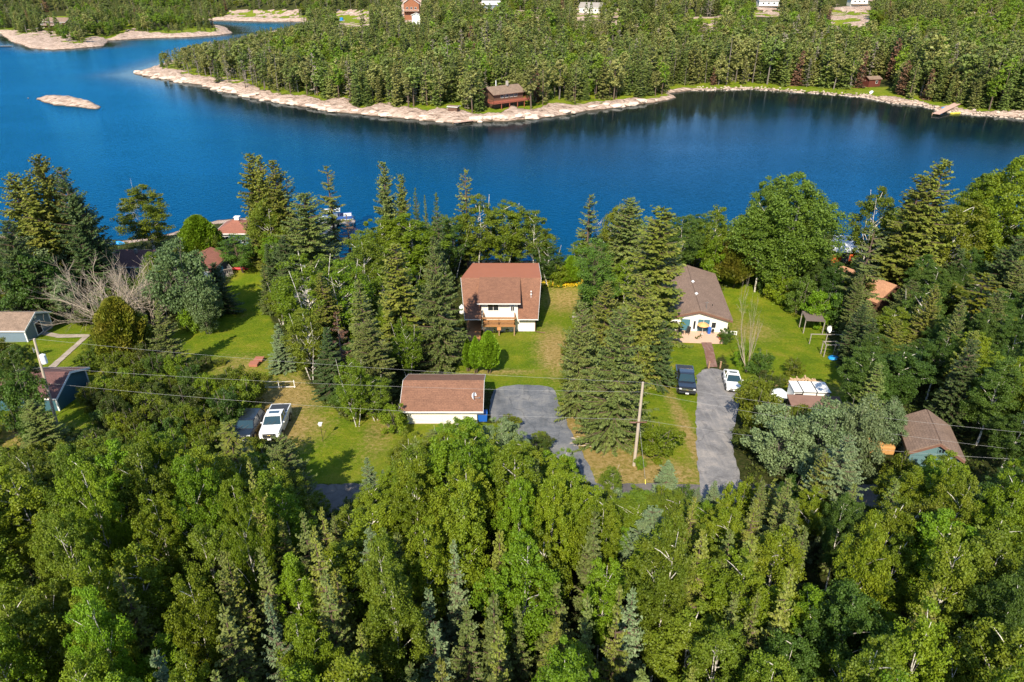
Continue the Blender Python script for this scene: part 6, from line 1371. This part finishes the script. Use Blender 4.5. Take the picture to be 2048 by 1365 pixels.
# ------------------------------------------------------------------ far shores
FAR_OPEN = list(FAR_OPEN0)
def far_tree_mesh(kind):
    if kind == 's':
        cm, tm, H_, R_ = spruce_mesh('far_spruce', H=12, Rr=rng.uniform(1.5, 2.3), nb=8, sp=.55, step=.40, tw=1.0, wid=.19, far=True, power=.6)
    elif kind == 'l':
        cm, tm, H_, R_ = spruce_mesh('far_lacy', H=12, Rr=1.5, nb=5, sp=.7, step=.42, tw=.9, wid=.11, sparse=.3, power=.5, far=True, base=.1)
    elif kind == 'p':
        cm, tm, H_, R_ = broadleaf_mesh('far_pine', H=12, Rr=2.0, low=.35, ncl=46, nper=22, size=.42, crad=(.5, .95), limbs_n=8, gaps=.5, trunk_r=.2, top=1.2)
    else:
        cm, tm, H_, R_ = broadleaf_mesh('far_leafy', H=10, Rr=2.5, low=.15, ncl=50, nper=26, size=.42, crad=(.6, 1.1), limbs_n=8, trunk_r=.16)
    return cm, tm
FT = []
SPEC = [('s', 'far_green'), ('s', 'far_olive'), ('s', 'far_green'), ('s', 'spruce_needle'), ('l', 'far_olive'), ('l', 'grey_dead'), ('p', 'far_green'), ('p', 'far_olive'), ('b', 'far_leafy'), ('b', 'olive_leaf'), ('b', 'far_leafy'), ('s', 'dead_needle'), ('b', 'far_olive'), ('p', 'far_leafy')]
ADJ.update(far_green='green', far_olive='olive', far_leafy='bright green')
leafmat('grey_dead', (.16, .135, .10), (.30, .26, .19), trans=.03)
for k, lf in SPEC:
    cm, tm = far_tree_mesh(k); cm.materials.append(MATS[lf]); tm.materials.append(MATS['brown_bark'])
    FT.append((cm, tm, {'s': 'spruce', 'l': 'spruce', 'p': 'pine', 'b': 'aspen'}[k], lf))
def far_points():
    pts = []; d0 = 205.0
    ys = []
    y = 205.0
    while y < 1250: ys.append(y); y += 3.7 + max(0, (y - 320)) * .011
    for y in ys:
        s = 3.6 + max(0, (y - 320)) * .008; w = y * .80 + 25; xs = np.arange(-w, w, s)
        xs = xs + rng.uniform(-.45, .45, len(xs)) * s; yy = np.full(len(xs), y) + rng.uniform(-.45, .45, len(xs)) * s
        pts.append(np.stack([xs, yy], 1))
    P = np.concatenate(pts); z, rock, grass, ds = height(P[:, 0], P[:, 1], True)
    d = far_dist(P[:, 0], P[:, 1]); w = rock_w(P[:, 0], P[:, 1])
    px, py = proj(P[:, 0], P[:, 1], z)
    edge = np.interp(px, [0, 200, 420, 700, 1200, 1350, 1400, 1750, 1800, 2048], [2, 2, -3, -2, 1, 2, 11, 12, 4, 2])
    keep = (z > .35) & (rock < np.where(rng.random(len(P)) < .12, 2.0, .45)) & (d > w * .7 + edge * (.6 + .8 * rng.random(len(P)))) & (d > 2)
    keep &= rng.random(len(P)) < np.where(d < w + 12, .75, .93)
    for q in FAR_OPEN: keep &= ~inpoly(px, py, q)
    for (a, c, r) in FOOT: keep &= np.hypot(P[:, 0] - a, P[:, 1] - c) > r
    P, z, d, px, py = P[keep], z[keep], d[keep], px[keep], py[keep]
    n = len(P); k = np.zeros(n, int)
    leafy = sstep(.50, .60, fbm(P[:, 0] / 40, P[:, 1] / 40, 51) + np.where((px > 1200) & (py < 130), .12, 0) + .03 + np.where((px > 1700) & (py < 120), .08, 0) - np.where(d < 20, .08, 0))
    r1 = rng.random(n)
    for i in range(n):
        if r1[i] < leafy[i] * .85: k[i] = rng.choice([8, 8, 9, 10, 13, 12])
        elif px[i] < 650 and 100 < py[i] < 240: k[i] = rng.choice([0, 1, 6, 7, 6, 4, 5])
        else: k[i] = rng.choice([0, 1, 2, 3, 13, 12, 4, 5, 6, 7, 11], p=[.16, .15, .12, .09, .05, .06, .07, .065, .115, .105, .015])
    h = rng.uniform(.62, 1.18, n) * (1 + .22 * (rng.random(n) > .88)) * np.where(k >= 8, .88, 1.0) * np.clip(.78 + d / 60, .75, 1) * (1.14 + .26 * sstep(1250, 1450, px) * (1 - sstep(60, 140, d))) * np.interp(P[:, 1], [0, 380, 600], [1, 1, .95])
    # the headland's trees stay below the channel seen behind them; clearings stay clear of crowns in front
    lim = np.interp(px, [250, 265, 340, 400, 440, 470, 500, 540, 600, 680], [140, 132, 98, 86, 80, 78, 68, 62, 46, 20]); ok = np.ones(n, bool)
    for it in range(5):
        tpx, tpy = proj(P[:, 0], P[:, 1], z + 12 * h); bad = (P[:, 1] < 620) & (tpy < lim) & (px < 680) & (P[:, 0] > -280); h = np.where(bad, h * .84, h)
    ok &= h > .28
    for it in range(7):
        bad = np.zeros(n, bool)
        for q in FAR_OPEN:
            for fr in (.4, .98): tpx, tpy = proj(P[:, 0], P[:, 1], z + 12 * h * fr); bad |= inpoly(tpx, tpy, q)
        if it < 6: h = np.where(bad, h * .78, h)
    ok &= ~bad
    return P[ok], z[ok], k[ok], h[ok], d[ok], px[ok], py[ok]
P_, z_, k_, h_, d_, px_, py_ = far_points(); print('far trees', len(P_))
# whole trees one can tell apart: the front rows of the far shore
score = d_ + P_[:, 1] * .25 + np.where((px_ > -30) & (px_ < 2080), 0, 1e6)
order = np.argsort(score); N_IND = 90; ind = np.zeros(len(P_), bool); ind[order[:N_IND]] = True
FZ = [(-1e9, 'on the left headland'), (265, 'at the rocky point of the far shore'), (480, 'on the rocky slope left of the far cabin'), (860, 'around the brown far cabin'), (1080, 'right of the brown far cabin'), (1350, 'above the reeds of the bay'),
      (1640, 'around the small red shed of the bay'), (1820, 'around the wooden dock at right')]
for i in order[:N_IND]:
    cm, tm, kn, lf = FT[k_[i]]; nm = {'spruce': 'spruce_tree', 'pine': 'pine_tree', 'aspen': 'aspen_tree'}[kn]
    adj = {**ADJ, 'dead_needle': 'rusty dead', 'grey_dead': 'grey dead'}[lf]
    where = [t for a, t in FZ if px_[i] >= a][-1]; sz = 'short' if h_[i] < .75 else ('middling' if h_[i] < .95 else 'tall')
    root = empty(nm, (P_[i, 0], P_[i, 1], z_[i]), rnd.uniform(0, 6.28), f'{sz} {adj} {kn} {where}', kn, kn + ' trees along the far shore')
    root.scale = (h_[i] * rnd.uniform(1.0, 1.45),) * 2 + (h_[i],)
    for pn, me in (('crown', cm), ('trunk', tm)):
        o = bpy.data.objects.new(pn, me); COL.objects.link(o); o.parent = root
# the rest reads as one mass of forest: one object
src = bpy.data.collections.new('far_sources')
for j, (cm, tm, kn, lf) in enumerate(FT):
    import bmesh
    bm = bmesh.new(); bm.from_mesh(cm); nf0 = len(bm.faces); bm.from_mesh(tm); bm.faces.ensure_lookup_table()
    for f in bm.faces[nf0:]: f.material_index = 1
    me = bpy.data.meshes.new('far_kind'); bm.to_mesh(me); bm.free(); me.materials.append(MATS[lf]); me.materials.append(MATS['grey_bark'])
    o = bpy.data.objects.new('far_kind_%02d' % j, me); src.objects.link(o)
def forest(name, sel, label):
    P = np.stack([P_[sel, 0], P_[sel, 1], z_[sel]], 1); n = len(P)
    me = bpy.data.meshes.new(name); me.vertices.add(n); me.vertices.foreach_set('co', P.astype(np.float32).ravel())
    def attr(nm, t, v, key='value'):
        a = me.attributes.new(nm, t, 'POINT'); a.data.foreach_set(key, v)
    attr('kindex', 'INT', k_[sel].astype(np.int32)); hh = h_[sel]; wv = hh * rng.uniform(1.0, 1.45, n)
    attr('size', 'FLOAT_VECTOR', np.stack([wv, wv, hh], 1).astype(np.float32).ravel(), 'vector')
    attr('turn', 'FLOAT_VECTOR', np.stack([rng.normal(0, .03, n), rng.normal(0, .03, n), rng.uniform(0, 6.28, n)], 1).astype(np.float32).ravel(), 'vector')
    o = bpy.data.objects.new(name, me); COL.objects.link(o); tag(o, label, kind='stuff')
    ng = bpy.data.node_groups.new(name, 'GeometryNodeTree')
    ng.interface.new_socket('Geometry', in_out='INPUT', socket_type='NodeSocketGeometry'); ng.interface.new_socket('Geometry', in_out='OUTPUT', socket_type='NodeSocketGeometry')
    N = ng.nodes; gi = N.new('NodeGroupInput'); go = N.new('NodeGroupOutput'); m2p = N.new('GeometryNodeMeshToPoints'); iop = N.new('GeometryNodeInstanceOnPoints'); ci = N.new('GeometryNodeCollectionInfo')
    ci.inputs['Collection'].default_value = src; ci.inputs['Separate Children'].default_value = True; ci.inputs['Reset Children'].default_value = True
    iop.inputs['Pick Instance'].default_value = True
    def na(nm, t):
        a = N.new('GeometryNodeInputNamedAttribute'); a.data_type = t; a.inputs['Name'].default_value = nm; return [s for s in a.outputs if s.enabled and s.name == 'Attribute'][0]
    L = ng.links; L.new(gi.outputs[0], m2p.inputs[0]); L.new(m2p.outputs[0], iop.inputs['Points']); L.new(ci.outputs[0], iop.inputs['Instance'])
    L.new(na('kindex', 'INT'), iop.inputs['Instance Index']); L.new(na('size', 'FLOAT_VECTOR'), iop.inputs['Scale'])
    e2r = N.new('FunctionNodeEulerToRotation'); L.new(na('turn', 'FLOAT_VECTOR'), e2r.inputs[0]); L.new(e2r.outputs[0], iop.inputs['Rotation'])
    L.new(iop.outputs[0], go.inputs[0])
    md = o.modifiers.new('forest', 'NODES'); md.node_group = ng
forest('far_forest', ~ind, 'dense mixed forest of spruce, pine and aspen covering the far shores')
# low brush along the far shores
def brush():
    n = 9000; y = 200 + rng.random(n) ** 1.6 * 420; x = rng.uniform(-1, 1, n) * (y * .8 + 20)
    z, rock, grass, ds = height(x, y, True); d = far_dist(x, y); w = rock_w(x, y)
    k = (z > .5) & (rock < .6) & (d > w * .55) & (d < w + 26) & (fbm(x / 6, y / 6, 61) > .47); x, y, z = x[k], y[k], z[k]
    cent = np.stack([x, y, z + .2], 1); Vv = leafcloud(cent, rng.uniform(.3, .8, len(x)), 14, .34, flat=.7)
    me = leaf_obj_mesh('brush', Vv); me.materials.append(MATS['olive_leaf'])
    o = bpy.data.objects.new('shore_brush', me); COL.objects.link(o); tag(o, 'low olive brush between the far rocks and the forest', kind='stuff')
brush()
def slabs():
    n = 260; mb = MB(); rr = random.Random(3); m = 0
    while m < n:
        px = rr.uniform(270, 1340); base = np.interp(px, [q[0] for q in far_front[:21]], [q[1] for q in far_front[:21]]); x, y = U(px, base - rr.uniform(.5, 9), 1)
        z = gz(x, y)
        if z < .05: m += 1; continue
        r = rr.uniform(.5, 1.7); k = len(mb.v); mb.ball((x, y, z + r * .02), r, 9, 5, rr.uniform(.35, .6)); st = rr.uniform(1, 2); a = rr.uniform(-.6, .6)
        for v in range(k, len(mb.v)):
            X, Y, Z = mb.v[v]; dx, dy = (X - x) * st, Y - y; wob = 1 + .22 * math.sin(3 * X + 2 * Z + m) + .15 * math.sin(5 * Y + m)
            mb.v[v] = (x + (dx * math.cos(a) - dy * math.sin(a)) * wob, y + (dx * math.sin(a) + dy * math.cos(a)) * wob, Z)
        m += 1
    o = mb.build('shore_boulders', M('granite_pale', (.60, .46, .36), .95, var=.35, scale=.9, bumpk=.6, bscale=2)); tag(o, 'pale pink granite boulders and slabs along the rocky far shore', kind='stuff')
slabs()
def stones():
    n = 520; px = rng.uniform(1380, 2048, n); base = np.interp(px, [1380, 1500, 1620, 1730, 1780, 1840, 1880, 1940, 2048], [182, 179, 186, 195, 206, 211, 222, 229, 238]); mb = MB()
    for a, c in zip(px, base):
        x, y = U(a, c - abs(rng.normal(0, 2.2)), .3); z = gz(x, y); r = rng.uniform(.15, .55) * (1.5 if rng.random() < .1 else 1)
        mb.ball((x, y, max(z, 0) + r * .1), r, 6, 4, .6)
    for v in range(len(mb.v)):
        x, y, z = mb.v[v]; mb.v[v] = (x + .12 * math.sin(7 * x + 3 * z), y + .1 * math.cos(5 * y + 4 * z), z + .05 * math.sin(9 * x))
    o = mb.build('shore_stones', M('granite', (.46, .36, .28), .9, var=.4, scale=.7)); tag(o, 'scattered pale stones along the edge of the bay', kind='stuff')
stones()

# ------------------------------------------------------------------ trees that read alike: tell them apart by their order from the left
ORD = ['leftmost', 'second from left', 'third from left', 'fourth from left', 'fifth from left', 'sixth from left', 'seventh from left', 'eighth from left', 'ninth from left', 'tenth from left', 'eleventh from left', 'twelfth from left', 'thirteenth from left']
by = {}
for o in COL.objects:
    if o.parent is None and 'label' in o and 'group' in o: by.setdefault(o['label'], []).append(o)
for lb, os_ in by.items():
    if 1 < len(os_) <= 13:
        os_.sort(key=lambda o: proj(*o.location)[0])
        for i, o in enumerate(os_): o['label'] = lb + ', ' + (ORD[i] if i < len(os_) - 1 or i == 0 else 'rightmost')
